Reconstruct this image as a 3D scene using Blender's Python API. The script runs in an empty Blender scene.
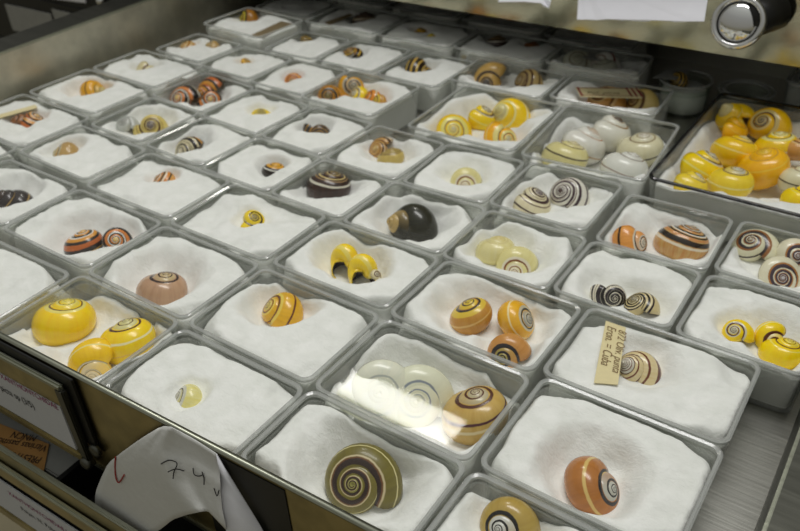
import bpy, bmesh, math, random
from mathutils import Vector, Matrix, noise

# ---------------------------------------------------------------- camera, world, light, exposure
# one drawing unit below is 66 mm (S turns it into metres)
S = 0.066
scn = bpy.context.scene
COL = scn.collection
scn.view_settings.view_transform = 'Standard'
scn.view_settings.look = 'None'
scn.view_settings.gamma = 1.0
scn.view_settings.exposure = 0.14
scn.cycles.transparent_max_bounces = 40
scn.cycles.max_bounces = 10
scn.cycles.sample_clamp_indirect = 6.0

cam_data = bpy.data.cameras.new('camera')
cam = bpy.data.objects.new('camera', cam_data)
COL.objects.link(cam)
CAM = Vector((2.8165, -3.8080, 3.2659))
m = Matrix(((0.82070, -0.30090, 0.48570), (0.57002, 0.48945, -0.65994), (-0.03915, 0.81847, 0.57321)))
cam.matrix_world = Matrix.Translation(CAM * S) @ m.to_4x4()
cam_data.sensor_width = 36.0
cam_data.lens = 774.9 / 800 * 36.0
cam_data.clip_start = 0.002
cam_data.dof.use_dof = True
cam_data.dof.focus_distance = 4.3 * S
cam_data.dof.aperture_fstop = 20.0
scn.camera = cam

world = bpy.data.worlds.new('world')
scn.world = world
world.use_nodes = True
wn = world.node_tree.nodes
wl = world.node_tree.links
wn.clear()
w_out = wn.new('ShaderNodeOutputWorld')
w_bg = wn.new('ShaderNodeBackground')
w_tc = wn.new('ShaderNodeTexCoord')
w_sep = wn.new('ShaderNodeSeparateXYZ')
w_ramp = wn.new('ShaderNodeValToRGB')
w_map = wn.new('ShaderNodeMapRange')
w_map.inputs['From Min'].default_value = -1
w_map.inputs['From Max'].default_value = 1
wl.new(w_tc.outputs['Generated'], w_sep.inputs[0])
wl.new(w_sep.outputs['Z'], w_map.inputs['Value'])
wl.new(w_map.outputs[0], w_ramp.inputs[0])
wl.new(w_ramp.outputs[0], w_bg.inputs[0])
wl.new(w_bg.outputs[0], w_out.inputs[0])
cr = w_ramp.color_ramp
cr.elements[0].position = 0.0
cr.elements[0].color = (0.07, 0.062, 0.04, 1)
cr.elements[1].position = 1.0
cr.elements[1].color = (0.46, 0.47, 0.445, 1)
for pos, c in ((0.46, (0.15, 0.14, 0.10, 1)), (0.54, (0.20, 0.195, 0.17, 1)), (0.75, (0.24, 0.24, 0.225, 1)), (0.9, (0.34, 0.345, 0.32, 1))):
    e = cr.elements.new(pos)
    e.color = c
w_bg.inputs['Strength'].default_value = 1.0


def area_light(name, loc, target, sx, sy, power, color):
    d = bpy.data.lights.new(name, 'AREA')
    d.shape = 'RECTANGLE'
    d.size = sx * S
    d.size_y = sy * S
    d.energy = power
    d.color = color
    o = bpy.data.objects.new(name, d)
    COL.objects.link(o)
    o.location = Vector(loc) * S
    o.rotation_euler = (Vector(target) - Vector(loc)).to_track_quat('-Z', 'Y').to_euler()
    return o


# the ceiling fixtures of the collection room: one over the aisle, one beyond the cabinet (its image lies on the lids)
area_light('ceiling_lamp', (0.0, 4.5, 24.0), (0, 1, 0), 17.0, 5.0, 11.0, (1.0, 0.985, 0.975))
area_light('ceiling_lamp', (-11.15, 14.6, 20.0), (-11.15, 14.6, 0), 5.7, 1.5, 2.7, (1.0, 0.98, 0.90))

BOXES = {
  'a': (-1.370, -1.755, 0.000, 1.085, 0.765, 0.011),
  'b': (-0.235, -1.745, 0.000, 1.095, 0.680, 0.001),
  'c': (0.880, -1.710, 0.000, 1.105, 0.650, 0.009),
  'd': (2.000, -1.690, 0.000, 1.085, 0.600, 0.000),
  'e': (1.994, -0.951, 0.000, 1.078, 0.818, 0.001),
  'f': (-2.503, -0.943, 0.000, 1.120, 0.776, 0.002),
  'g': (-1.378, -0.966, 0.000, 1.083, 0.779, -0.002),
  'h': (-0.259, -0.983, 0.000, 1.088, 0.784, -0.001),
  'i': (0.863, -0.990, 0.000, 1.095, 0.783, -0.000),
  'j': (-2.521, -0.127, 0.000, 1.113, 0.759, -0.000),
  'k': (-1.390, -0.154, 0.000, 1.076, 0.774, 0.005),
  'l': (-0.271, -0.169, 0.000, 1.066, 0.729, -0.004),
  'm': (0.840, -0.178, 0.000, 1.089, 0.769, -0.005),
  'n': (1.972, -0.144, 0.000, 1.113, 0.773, 0.007),
  'o': (-3.679, -0.070, 0.000, 1.093, 0.725, -0.027),
  'q': (-1.978, 0.640, 0.000, 0.845, 0.768, -0.014),
  'r': (-1.141, 0.613, 0.000, 0.805, 0.736, -0.021),
  's': (-0.257, 0.603, 0.000, 0.939, 0.775, 0.011),
  't': (0.647, 0.609, 0.000, 0.866, 0.782, 0.016),
  'u': (1.520, 0.634, 0.000, 0.836, 0.739, 0.010),
  'v': (2.367, 0.640, 0.000, 0.800, 0.770, 0.001),
  'P1': (-3.736, 0.758, 0.000, 0.808, 0.835, -0.006),
  'P2': (-2.827, 0.694, 0.000, 0.829, 0.780, -0.049),
  'A0': (-4.902, 0.076, 0.000, 1.274, 0.833, -0.021),
  'A1': (-4.861, 0.915, 0.030, 1.195, 0.822, -0.009),
  'A2': (-4.838, 1.716, 0.030, 1.181, 0.757, -0.034),
  'A3': (-4.889, 2.577, 0.000, 0.877, 0.734, -0.050),
  'A4': (-4.676, 3.372, 0.130, 1.094, 0.831, -0.061),
  'A5': (-3.800, 1.625, -0.030, 0.871, 0.810, -0.064),
  'A6': (-3.971, 2.486, 0.000, 0.867, 0.758, -0.041),
  'A7': (-2.885, 1.503, -0.010, 0.870, 0.812, -0.053),
  'A8': (-3.107, 2.449, 0.000, 0.830, 0.813, -0.000),
  'A9': (-2.149, 2.378, 0.030, 0.981, 0.914, -0.020),
  'A10': (-1.990, 1.449, 0.000, 0.804, 0.826, -0.032),
  'A11': (-1.132, 1.415, 0.000, 0.825, 0.843, -0.012),
  'A12': (-3.713, 3.321, 0.000, 0.808, 0.788, 0.033),
  'A13': (-2.861, 3.368, 0.000, 0.860, 0.841, 0.007),
  'A14': (-3.610, 4.228, 0.090, 1.139, 0.856, -0.003),
  'A15': (-1.961, 3.369, 0.000, 0.828, 0.882, -0.005),
  'A16': (-2.482, 4.220, 0.090, 1.066, 0.796, 0.009),
  'A17': (-1.371, 4.263, 0.090, 1.133, 0.739, 0.015),
  'A18': (-0.977, 3.509, 0.030, 1.115, 0.745, 0.012),
  'A19': (0.180, 3.607, 0.040, 1.107, 0.727, 0.057),
  'A20': (-0.256, 4.311, 0.100, 1.074, 0.659, 0.076),
  'A21': (-0.692, 2.529, 0.020, 1.166, 1.191, 0.027),
  'A22': (0.526, 2.535, 0.050, 1.135, 1.224, 0.081),
  'A23': (0.570, 1.493, 0.000, 0.860, 0.853, 0.011),
  'A24': (-0.301, 1.456, -0.010, 0.812, 0.854, 0.050),
  'A25': (1.511, 1.422, 0.000, 0.841, 0.815, 0.032),
  'A26': (1.910, 3.020, 0.090, 1.530, 2.080, 0.000),
  'A27': (2.367, 1.470, 0.000, 0.800, 0.780, 0.000),
  'A28': (-3.620, -0.930, 0.000, 1.095, 0.785, 0.010),
  'L0': (-2.500, -1.820, 0.000, 1.085, 0.775, 0.030),
  'L1': (-4.830, -0.740, 0.000, 1.095, 0.775, 0.000),
  'K1': (-4.300, 5.350, 0.050, 1.135, 0.785, 0.000),
  'K2': (-3.100, 5.350, 0.050, 1.135, 0.785, 0.000),
  'K3': (-1.900, 5.350, 0.050, 1.135, 0.785, 0.000),
  'K4': (-0.700, 5.350, 0.020, 1.135, 0.785, 0.000),
  'K5': (2.100, 5.300, 0.000, 1.035, 0.785, 0.000),
  'K6': (-4.950, 4.550, 0.000, 0.985, 0.785, 0.000),
}
SHELLS = [  # box, centre, radius, apex direction, aperture direction, shape, colouring, depth in cotton, label
  ('a', (-1.759, -1.709, -0.183), 0.247, (-0.04, 0.29, 0.96), (-0.90, 0.40, -0.16), 'globe', 'yellow_plain', 0, 'large bright yellow shell with a small pale tip, beside two other yellow ones'),
  ('a', (-1.188, -1.603, -0.182), 0.223, (-0.20, 0.15, 0.97), (-0.91, 0.34, -0.24), 'globe', 'yellow_white', 0, 'yellow shell with a white stripe lying behind a curled yellow shell'),
  ('a', (-1.201, -1.870, -0.160), 0.174, (0.72, -0.68, 0.15), (0.37, 0.57, 0.74), 'globe', 'yellow_cream', 0, 'yellow shell showing a cream spiral edged by a thin brown line'),
  ('b', (-0.315, -1.811, -0.107), 0.111, (-0.54, -0.51, 0.67), (0.35, -0.86, -0.38), 'globe', 'pale_lemon', 0.35, 'pale lemon shell sunk deep in cotton, only a little of it showing'),
  ('c', (0.918, -1.653, -0.182), 0.223, (0.20, -0.67, 0.72), (0.98, 0.19, -0.10), 'low', 'olive', -0.15, 'large olive green spiral shell with a dark brown centre and thin cream line'),
  ('d', (1.760, -1.512, -0.128), 0.160, (-0.02, -0.73, 0.68), (0.98, -0.16, -0.15), 'globe', 'khaki', 0, 'khaki shell with a grey white tip at the near edge of the drawer'),
  ('e', (1.981, -1.033, -0.161), 0.175, (0.80, 0.08, 0.60), (-0.40, 0.81, 0.43), 'globe', 'chestnut', 0, 'chestnut brown shell with a cream band and grey white tip'),
  ('f', (-2.471, -1.002, -0.170), 0.185, (-0.19, 0.08, 0.98), (-0.92, 0.34, -0.20), 'globe', 'tiger', 0, 'orange and black banded shell lying next to a smaller banded spiral'),
  ('f', (-2.220, -0.831, -0.121), 0.127, (0.64, -0.35, 0.69), (0.75, 0.50, -0.44), 'globe', 'tiger_spiral', 0, 'small black and orange spiral with a yellow centre, half behind a box rim'),
  ('g', (-1.457, -1.067, -0.189), 0.211, (0.04, 0.27, 0.96), (-0.90, 0.43, -0.08), 'globe', 'pinkish', 0.05, 'pinkish brown shell with a dark line round its tip, alone in its box'),
  ('h', (-0.448, -0.797, -0.158), 0.171, (-0.47, -0.44, 0.77), (0.68, -0.73, -0.01), 'globe', 'amber_line', 0, 'amber yellow shell crossed by one brown line, alone in its box'),
  ('i', (0.591, -1.102, -0.165), 0.250, (0.51, -0.61, 0.61), (-0.72, -0.69, -0.09), 'flat', 'milky', -0.2, 'big milky spiral shell under the bright lamp reflection, with a brown edge line'),
  ('i', (0.823, -0.945, -0.181), 0.225, (0.45, -0.61, 0.65), (0.87, 0.45, -0.19), 'flat', 'milky_blue', -0.2, 'milky spiral shell with a faint blue line, middle one under the lamp reflection'),
  ('i', (1.178, -0.912, -0.180), 0.226, (-0.23, 0.05, 0.97), (-0.92, 0.33, -0.23), 'globe', 'gold_lines', -0.1, 'golden shell with two dark lines beside two milky spirals'),
  ('A28', (-3.635, -0.891, -0.159), 0.172, (-0.38, -0.35, 0.86), (0.88, 0.16, 0.45), 'tall', 'black_gold', 0, 'black shell with a thin gold line, cut by the frame edge'),
  ('j', (-2.655, 0.040, -0.118), 0.124, (-0.54, -0.34, 0.77), (0.65, -0.75, 0.13), 'globe', 'tricolour', 0.15, 'small shell with slanting orange, black and white stripes'),
  ('k', (-1.444, -0.075, -0.119), 0.125, (0.61, -0.02, 0.79), (0.11, -0.99, -0.11), 'globe', 'lemon_line', 0.25, 'small yellow crescent of shell with a dark curved line, mostly covered by cotton'),
  ('l', (-0.456, -0.089, -0.137), 0.147, (0.39, 0.92, -0.05), (0.57, -0.28, -0.77), 'globe', 'yellow_mouth', -0.3, 'yellow shell turned mouth up, the rear one of the pair with dark openings'),
  ('l', (-0.254, -0.125, -0.135), 0.144, (0.23, 0.96, -0.13), (0.60, -0.24, -0.76), 'globe', 'yellow_mouth', -0.3, 'yellow shell turned mouth up with a dark opening, nearer one of its pair'),
  ('l', (-0.078, -0.178, -0.054), 0.048, (0.72, -0.10, 0.69), (0.53, 0.72, -0.45), 'globe', 'cream_brown', 0.1, 'tiny cream shell tip peeping out beside two open yellow shells'),
  ('m', (0.698, -0.134, -0.159), 0.172, (-0.35, -0.04, 0.94), (-0.90, 0.31, -0.32), 'globe', 'orange_gold', 0, 'orange gold shell with a yellow tip, leftmost of three in its box'),
  ('m', (0.996, -0.016, -0.165), 0.180, (0.80, 0.15, 0.57), (0.49, 0.37, -0.79), 'globe', 'gold_grey', 0, 'golden shell with a white band and grey spiral tip beside two orange ones'),
  ('m', (1.108, -0.329, -0.135), 0.144, (0.11, -0.86, 0.49), (0.86, 0.33, 0.38), 'globe', 'orange_ring', 0, 'orange shell with a dark ring round its olive tip, nearest of three'),
  ('n', (1.874, -0.053, -0.130), 0.139, (-0.39, -0.55, 0.74), (0.84, -0.54, 0.04), 'tall', 'cream_bands', 0.05, 'cream shell with reddish brown bands beside a handwritten paper strip'),
  ('o', (-3.985, -0.076, -0.156), 0.170, (-0.56, -0.56, 0.62), (0.53, -0.81, -0.25), 'globe', 'tan_edge', 0.25, 'tan shell with a dark edge line, lower half hidden in cotton'),
  ('P1', (-3.752, 0.792, -0.174), 0.190, (0.57, -0.52, 0.64), (-0.61, -0.79, -0.09), 'globe', 'yellow_dark', 0, 'pale yellow shell with a dark spiral centre beside a glassy grey shell'),
  ('P1', (-3.978, 0.701, -0.121), 0.127, (0.18, -0.38, 0.91), (0.94, 0.32, -0.05), 'globe', 'glassy', 0, 'glassy grey white shell beside a yellow one with a dark spiral'),
  ('P2', (-3.018, 0.674, -0.148), 0.160, (-0.06, -0.84, 0.54), (0.65, 0.38, 0.66), 'globe', 'zebra_orange', 0, 'black and cream striped spiral with one orange patch'),
  ('q', (-1.931, 0.716, -0.119), 0.125, (0.13, 0.24, 0.96), (-0.89, 0.46, 0.01), 'globe', 'black_orange_top', 0.1, 'small black shell with an orange top and white stripe'),
  ('r', (-1.351, 0.797, -0.166), 0.221, (0.10, 0.27, 0.96), (-0.89, 0.45, -0.03), 'globe', 'dark_banded', 0, 'glossy dark brown shell with white bands round its tip'),
  ('s', (-0.334, 0.666, -0.186), 0.217, (-0.50, -0.71, 0.49), (0.49, -0.70, -0.52), 'tall', 'black_olive', 0, 'glossy blackish olive shell with a tan tip'),
  ('t', (0.441, 0.668, -0.155), 0.168, (-0.07, 0.16, 0.98), (-0.92, 0.38, -0.13), 'globe', 'ivory_plain', 0, 'plain ivory yellow shell beside a cream spiral one'),
  ('t', (0.674, 0.608, -0.149), 0.160, (0.38, -0.87, 0.32), (0.82, 0.47, 0.32), 'globe', 'ivory_brown', 0, 'cream shell with a brown spiral line beside a plain ivory one'),
  ('u', (1.421, 0.542, -0.121), 0.128, (0.56, -0.70, 0.44), (-0.81, -0.37, 0.45), 'globe', 'zebra', 0, 'black and white spiral shell seen from its tip'),
  ('u', (1.675, 0.562, -0.119), 0.125, (-0.46, -0.24, 0.85), (0.86, -0.36, 0.37), 'globe', 'beige_zebra', 0, 'beige shell with black stripes across its top'),
  ('v', (2.306, 0.600, -0.099), 0.102, (-0.17, -0.58, 0.80), (0.98, -0.20, 0.06), 'globe', 'lemon_curl', 0, 'bright yellow shell with a purple brown curl, leftmost of three yellow shells'),
  ('v', (2.480, 0.681, -0.104), 0.108, (0.41, -0.82, 0.40), (0.37, 0.54, 0.76), 'globe', 'lemon_ring', 0, 'bright yellow shell with a white band and a brown ringed tip'),
  ('v', (2.574, 0.573, -0.135), 0.144, (0.08, 0.21, 0.97), (-0.90, 0.43, -0.02), 'globe', 'lemon', 0, 'plain bright yellow shell, nearest of three yellow shells'),
  ('A0', (-5.089, 0.137, -0.105), 0.108, (-0.30, -0.39, 0.87), (0.95, -0.11, 0.28), 'globe', 'rust', 0.1, 'dull rust brown shell beneath a pale paper strip'),
  ('A0', (-4.974, 0.207, -0.141), 0.152, (0.47, 0.42, 0.77), (0.32, -0.90, 0.29), 'globe', 'tiger', 0.1, 'orange shell with black and white stripes beside a pale paper strip'),
  ('A1', (-5.071, 1.038, -0.169), 0.221, (0.87, 0.29, 0.40), (0.33, -0.94, -0.04), 'tall', 'gold_stripe', 0.2, 'golden shell with a dark stripe, lying alone close to the left side panel'),
  ('A2', (-5.008, 1.816, -0.107), 0.146, (0.80, -0.42, 0.42), (-0.50, -0.09, 0.86), 'globe', 'cream_brown', 0.1, 'small cream shell with a brown curve beside a bright lamp glint'),
  ('A3', (-5.199, 2.665, -0.106), 0.131, (-0.44, -0.38, 0.81), (0.87, -0.42, 0.27), 'globe', 'orange_cream', 0.25, 'small orange shell with cream bands half buried near the drawer side'),
  ('A3', (-4.927, 2.837, -0.093), 0.111, (-0.44, -0.38, 0.81), (0.87, -0.42, 0.27), 'globe', 'tan_edge', 0.2, 'small tan shell half buried, close to a box rim'),
  ('A4', (-5.040, 3.661, 0.001), 0.166, (-0.55, -0.70, 0.46), (0.58, -0.72, -0.39), 'globe', 'brown_yellow', 0, 'brown shell with a yellow and black tip beside a paper card'),
  ('A5', (-4.097, 1.604, -0.173), 0.186, (0.06, -0.75, 0.66), (0.80, 0.43, 0.42), 'globe', 'tiger_spiral', -0.15, 'black and orange spiral shell, leftmost of three banded ones'),
  ('A5', (-4.014, 1.901, -0.175), 0.189, (-0.07, -0.95, 0.30), (0.63, 0.19, 0.75), 'tall', 'tiger', -0.15, 'orange and black shell with a pointed end, rearmost of three banded ones'),
  ('A5', (-3.753, 1.647, -0.167), 0.147, (0.64, -0.53, 0.55), (-0.49, -0.84, -0.23), 'globe', 'tiger_spiral', -0.15, 'small black and orange spiral with a yellow eye, nearest of three banded ones'),
  ('A6', (-4.078, 2.562, -0.096), 0.098, (0.64, 0.19, 0.74), (0.23, -0.97, 0.06), 'globe', 'orange_dot', 0.15, 'tiny orange yellow shell alone on cotton'),
  ('A7', (-2.906, 1.605, -0.132), 0.129, (0.34, -0.24, 0.91), (0.44, 0.89, 0.07), 'tall', 'lemon_line', 0.25, 'small bright yellow broken shell piece sunk in cotton'),
  ('A8', (-3.239, 2.509, -0.107), 0.111, (0.37, -0.66, 0.65), (0.78, 0.61, 0.17), 'globe', 'red_arcs', 0.1, 'small spiral shell with red and black arcs'),
  ('A9', (-2.523, 2.314, -0.085), 0.144, (0.45, -0.61, 0.65), (0.89, 0.39, -0.25), 'globe', 'amber_black', -0.2, 'amber shell with a black spiral, leftmost of a cluster of five'),
  ('A9', (-2.509, 2.641, -0.095), 0.160, (0.56, -0.60, 0.57), (-0.79, -0.21, 0.57), 'globe', 'amber_grey', -0.2, 'amber shell with a grey spiral centre, rearmost of a cluster of five'),
  ('A9', (-2.249, 2.482, -0.090), 0.127, (-0.27, -0.61, 0.75), (0.80, -0.58, -0.18), 'globe', 'lemon_curl', -0.2, 'yellow and white banded shell in the middle of a cluster of five'),
  ('A9', (-2.076, 2.489, -0.080), 0.114, (-0.48, -0.49, 0.73), (0.73, -0.69, 0.03), 'globe', 'amber_white', -0.2, 'orange shell with a white band in a cluster of five'),
  ('A9', (-1.933, 2.425, -0.061), 0.091, (-0.51, -0.65, 0.57), (0.64, -0.73, -0.26), 'globe', 'orange_gold', -0.2, 'small orange shell, rightmost of a cluster of five'),
  ('A10', (-2.143, 1.591, -0.143), 0.153, (0.61, -0.78, 0.12), (-0.71, -0.47, 0.53), 'globe', 'black_orange', 0.1, 'grey black shell with fine orange lines, tip pointing forward'),
  ('A11', (-1.345, 1.641, -0.133), 0.142, (-0.19, -0.75, 0.63), (0.39, 0.53, 0.75), 'globe', 'brown_bands', 0, 'tan shell with brown and white bands, the rear one of a touching pair'),
  ('A11', (-1.148, 1.500, -0.138), 0.148, (-0.19, 0.16, 0.97), (-0.91, 0.35, -0.23), 'globe', 'khaki_lines', 0, 'yellow tan shell with two dark lines, front one of a touching pair'),
  ('A12', (-3.960, 3.566, -0.123), 0.130, (0.56, 0.31, 0.77), (0.35, -0.93, 0.12), 'globe', 'wasp', 0.1, 'small black shell with yellow slanting stripes'),
  ('A13', (-3.139, 3.527, -0.115), 0.144, (-0.17, -0.23, 0.96), (0.98, 0.10, 0.20), 'globe', 'wasp_white', 0.15, 'small half buried shell with black, yellow and white stripes'),
  ('A14', (-3.708, 4.474, -0.056), 0.191, (-0.08, 0.18, 0.98), (-0.92, 0.38, -0.14), 'globe', 'dim_brown', 0.1, 'dim brown shell with a pale line in the shadow under the upper drawer'),
  ('A15', (-2.186, 3.534, -0.185), 0.203, (0.98, -0.10, 0.16), (-0.16, -0.02, 0.99), 'globe', 'wasp', 0.15, 'arched yellow and black banded shell, half buried'),
  ('A16', (-2.671, 4.316, -0.010), 0.102, (0.34, -0.06, 0.94), (-0.50, -0.86, 0.13), 'globe', 'orange_dot', 0.1, 'tiny orange shell in the shade, the larger of two specks'),
  ('A16', (-2.430, 4.203, 0.023), 0.063, (0.34, -0.06, 0.94), (-0.50, -0.86, 0.13), 'globe', 'lemon', 0.1, 'tiny yellow shell in the shade, smaller of two specks'),
  ('A17', (-1.671, 4.488, -0.031), 0.154, (-0.08, 0.18, 0.98), (-0.92, 0.38, -0.14), 'globe', 'dark_banded', 0.1, 'dark shell in deep shade with a smaller brown one beside it'),
  ('A17', (-1.206, 4.526, -0.003), 0.110, (0.17, 0.18, 0.97), (-0.89, 0.46, 0.07), 'globe', 'rust', 0.15, 'small rust brown shell in deep shade'),
  ('A18', (-1.303, 3.725, -0.137), 0.223, (0.05, -0.94, 0.34), (0.46, 0.32, 0.83), 'globe', 'tan_eye', 0, 'large tan shell with a dark eye at its centre'),
  ('A18', (-0.827, 3.754, -0.110), 0.181, (-0.51, -0.65, 0.57), (0.58, -0.75, -0.33), 'globe', 'tan_stripes', 0.05, 'tan shell with two brown stripes beside one with a dark eye'),
  ('A19', (0.106, 3.746, -0.134), 0.214, (-0.17, -0.39, 0.90), (0.97, -0.22, 0.09), 'globe', 'tan_orange', 0, 'orange tan shell under a red bordered card'),
  ('A19', (0.470, 3.813, -0.104), 0.179, (-0.49, -0.64, 0.59), (0.60, -0.74, -0.31), 'globe', 'tan_yellow', 0, 'yellow tan shell with a brown edge at the end of a red bordered card'),
  ('A20', (-0.541, 4.437, -0.060), 0.198, (0.28, -0.53, 0.80), (0.96, 0.09, -0.27), 'globe', 'grey_white', 0, 'grey white shell in shade, leftmost of three pale ones'),
  ('A20', (-0.231, 4.478, -0.044), 0.187, (-0.39, -0.67, 0.64), (0.69, -0.67, -0.28), 'globe', 'white_red', 0, 'white shell with a reddish brown stripe in the shade'),
  ('A20', (-0.236, 4.379, -0.057), 0.170, (-0.17, -0.05, 0.98), (-0.94, 0.31, -0.14), 'globe', 'grey_white', 0, 'small grey white shell in shade, nearest of three pale ones'),
  ('A21', (-0.967, 2.386, -0.156), 0.193, (0.49, -0.58, 0.65), (0.86, 0.42, -0.29), 'globe', 'lemon_spiral', -0.2, 'bright yellow shell with a white spiral, leftmost of four'),
  ('A21', (-0.853, 2.716, -0.129), 0.161, (0.48, 0.25, 0.84), (-0.26, -0.88, 0.40), 'globe', 'lemon_curl', -0.2, 'plain bright yellow shell with a dark line near its tip, second of four'),
  ('A21', (-0.633, 2.944, -0.139), 0.211, (-0.20, -0.72, 0.66), (0.79, -0.52, -0.32), 'tall', 'lemon_band', -0.2, 'bright yellow shell with a white band and pointed end, rearmost of four'),
  ('A21', (-0.477, 2.416, -0.139), 0.173, (0.77, -0.46, 0.44), (-0.53, -0.09, 0.84), 'globe', 'amber_spiral', -0.2, 'orange yellow shell with a cream spiral, nearest of four'),
  ('A22', (0.277, 2.724, -0.159), 0.233, (0.44, 0.30, 0.84), (-0.49, -0.70, 0.51), 'globe', 'white_amber', -0.4, 'white shell with an amber brown edge, beside a pale yellow one'),
  ('A22', (0.219, 2.398, -0.159), 0.232, (0.19, 0.33, 0.93), (-0.86, 0.50, -0.00), 'globe', 'pale_yellow_line', -0.35, 'pale yellow shell with a dark line in the corner of the box of white shells'),
  ('A22', (0.432, 3.002, -0.114), 0.219, (0.41, 0.28, 0.87), (-0.34, -0.84, 0.43), 'globe', 'white_tip', -0.4, 'white shell with a dark tip, rearmost among the white ones'),
  ('A22', (0.772, 2.868, -0.160), 0.234, (-0.06, -0.03, 1.00), (-0.94, 0.32, -0.04), 'globe', 'cream_edge', -0.4, 'cream shell with a curved black edge line among white shells'),
  ('A22', (0.775, 2.457, -0.153), 0.225, (0.23, 0.28, 0.93), (-0.86, 0.51, 0.06), 'globe', 'white_edge', -0.4, 'plain white shell with a thin brown line, nearest of the white ones'),
  ('A23', (0.361, 1.461, -0.165), 0.180, (0.44, 0.20, 0.88), (-0.32, -0.88, 0.36), 'globe', 'cream_spiral', 0, 'cream shell with a dark spiral at its tip, left of a rounder white one'),
  ('A23', (0.598, 1.746, -0.147), 0.183, (-0.19, -0.64, 0.74), (0.82, -0.52, -0.23), 'globe', 'white_spiral', 0, 'round white shell circled by dark purple spiral lines'),
  ('A24', (-0.324, 1.525, -0.145), 0.145, (0.50, -0.79, 0.35), (0.77, 0.60, 0.24), 'globe', 'ivory_brown', 0.05, 'small pale yellow shell with a brown spiral, alone on cotton'),
  ('A25', (1.288, 1.306, -0.139), 0.149, (0.91, -0.12, 0.40), (-0.42, -0.20, 0.88), 'globe', 'orange_black', 0, 'orange shell with black lines and a white spiral tip'),
  ('A25', (1.603, 1.561, -0.184), 0.219, (0.17, 0.35, 0.92), (-0.87, 0.50, -0.03), 'globe', 'streaky', 0, 'streaky orange and white shell with a broad black band'),
  ('A26', (1.368, 3.877, -0.063), 0.190, (-0.51, -0.33, 0.79), (0.85, -0.08, 0.52), 'tall', 'yolk_line', -0.45, 'yolk yellow shell with a white line, rearmost in the big yellow heap'),
  ('A26', (1.440, 3.547, -0.063), 0.153, (0.53, 0.19, 0.83), (-0.25, -0.90, 0.36), 'globe', 'yolk', -0.45, 'orange yellow shell at the rear of the heap, tucked below a longer one'),
  ('A26', (1.720, 3.838, -0.084), 0.214, (-0.26, -0.64, 0.72), (0.79, -0.57, -0.22), 'globe', 'yolk_eye', -0.45, 'yellow shell with a dark purple curl and grey eye in the heap'),
  ('A26', (1.538, 3.194, -0.107), 0.218, (0.19, 0.33, 0.93), (-0.86, 0.50, -0.00), 'globe', 'yolk_line', -0.45, 'yellow shell with a fine white line and dark left edge in the heap'),
  ('A26', (1.849, 3.427, -0.099), 0.208, (-0.12, 0.06, 0.99), (-0.93, 0.34, -0.14), 'globe', 'lemon_band', -0.45, 'lemon yellow shell with a white stripe, below the one with the dark eye'),
  ('A26', (1.852, 2.962, -0.103), 0.237, (-0.25, -0.11, 0.96), (-0.93, 0.30, -0.20), 'globe', 'yolk', -0.45, 'plain deep orange yellow shell, biggest in the heap'),
  ('A26', (1.404, 2.704, -0.096), 0.205, (0.44, 0.30, 0.84), (-0.59, -0.61, 0.53), 'globe', 'lemon_curl', -0.45, 'yellow shell with a pale broken tip, leftmost large one in the heap'),
  ('A26', (1.683, 2.547, -0.094), 0.203, (0.07, 0.14, 0.99), (-0.91, 0.41, 0.00), 'globe', 'lemon_pale', -0.35, 'pale lemon shell in the front row of the heap, sinking into cotton'),
  ('A26', (1.437, 2.274, -0.052), 0.153, (0.44, 0.30, 0.84), (-0.59, -0.61, 0.53), 'globe', 'lemon_pale', -0.35, 'pale lemon shell with a chipped grey tip beside the box wall'),
  ('A26', (2.175, 2.850, -0.070), 0.174, (0.09, 0.13, 0.99), (-0.91, 0.41, 0.03), 'globe', 'cream_edge', -0.45, 'cream white shell with a thin grey line in the yellow heap'),
  ('A26', (2.255, 2.497, -0.056), 0.158, (0.09, 0.13, 0.99), (-0.91, 0.41, 0.03), 'globe', 'lemon', -0.45, 'yellow shell below a cream one at the end of the heap'),
  ('A26', (2.043, 3.395, -0.046), 0.146, (0.09, 0.13, 0.99), (-0.91, 0.41, 0.03), 'globe', 'tan_orange', -0.45, 'tan shell above a cream one at the end of the heap'),
  ('A27', (2.149, 1.723, -0.142), 0.185, (-0.20, -0.39, 0.90), (0.94, -0.33, 0.06), 'globe', 'ivory_dark', 0, 'ivory shell with bold dark bands, rearmost of three ivory ones'),
  ('A27', (2.408, 1.746, -0.120), 0.152, (0.37, -0.66, 0.65), (0.93, 0.26, -0.26), 'globe', 'ivory_eye', 0, 'ivory shell with a dark ringed eye, behind the lowest ivory one'),
  ('A27', (2.377, 1.471, -0.155), 0.168, (0.41, -0.64, 0.65), (0.91, 0.36, -0.22), 'flat', 'ivory_eye', 0, 'ivory shell with a purple spiral eye, nearest of three ivory ones'),
  ('CY', (0.607, 4.476, -0.045), 0.109, (-0.39, -0.67, 0.64), (0.69, -0.67, -0.28), 'globe', 'wasp', 0.0, 'small brown striped shell inside the round glass pot'),
]
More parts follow.
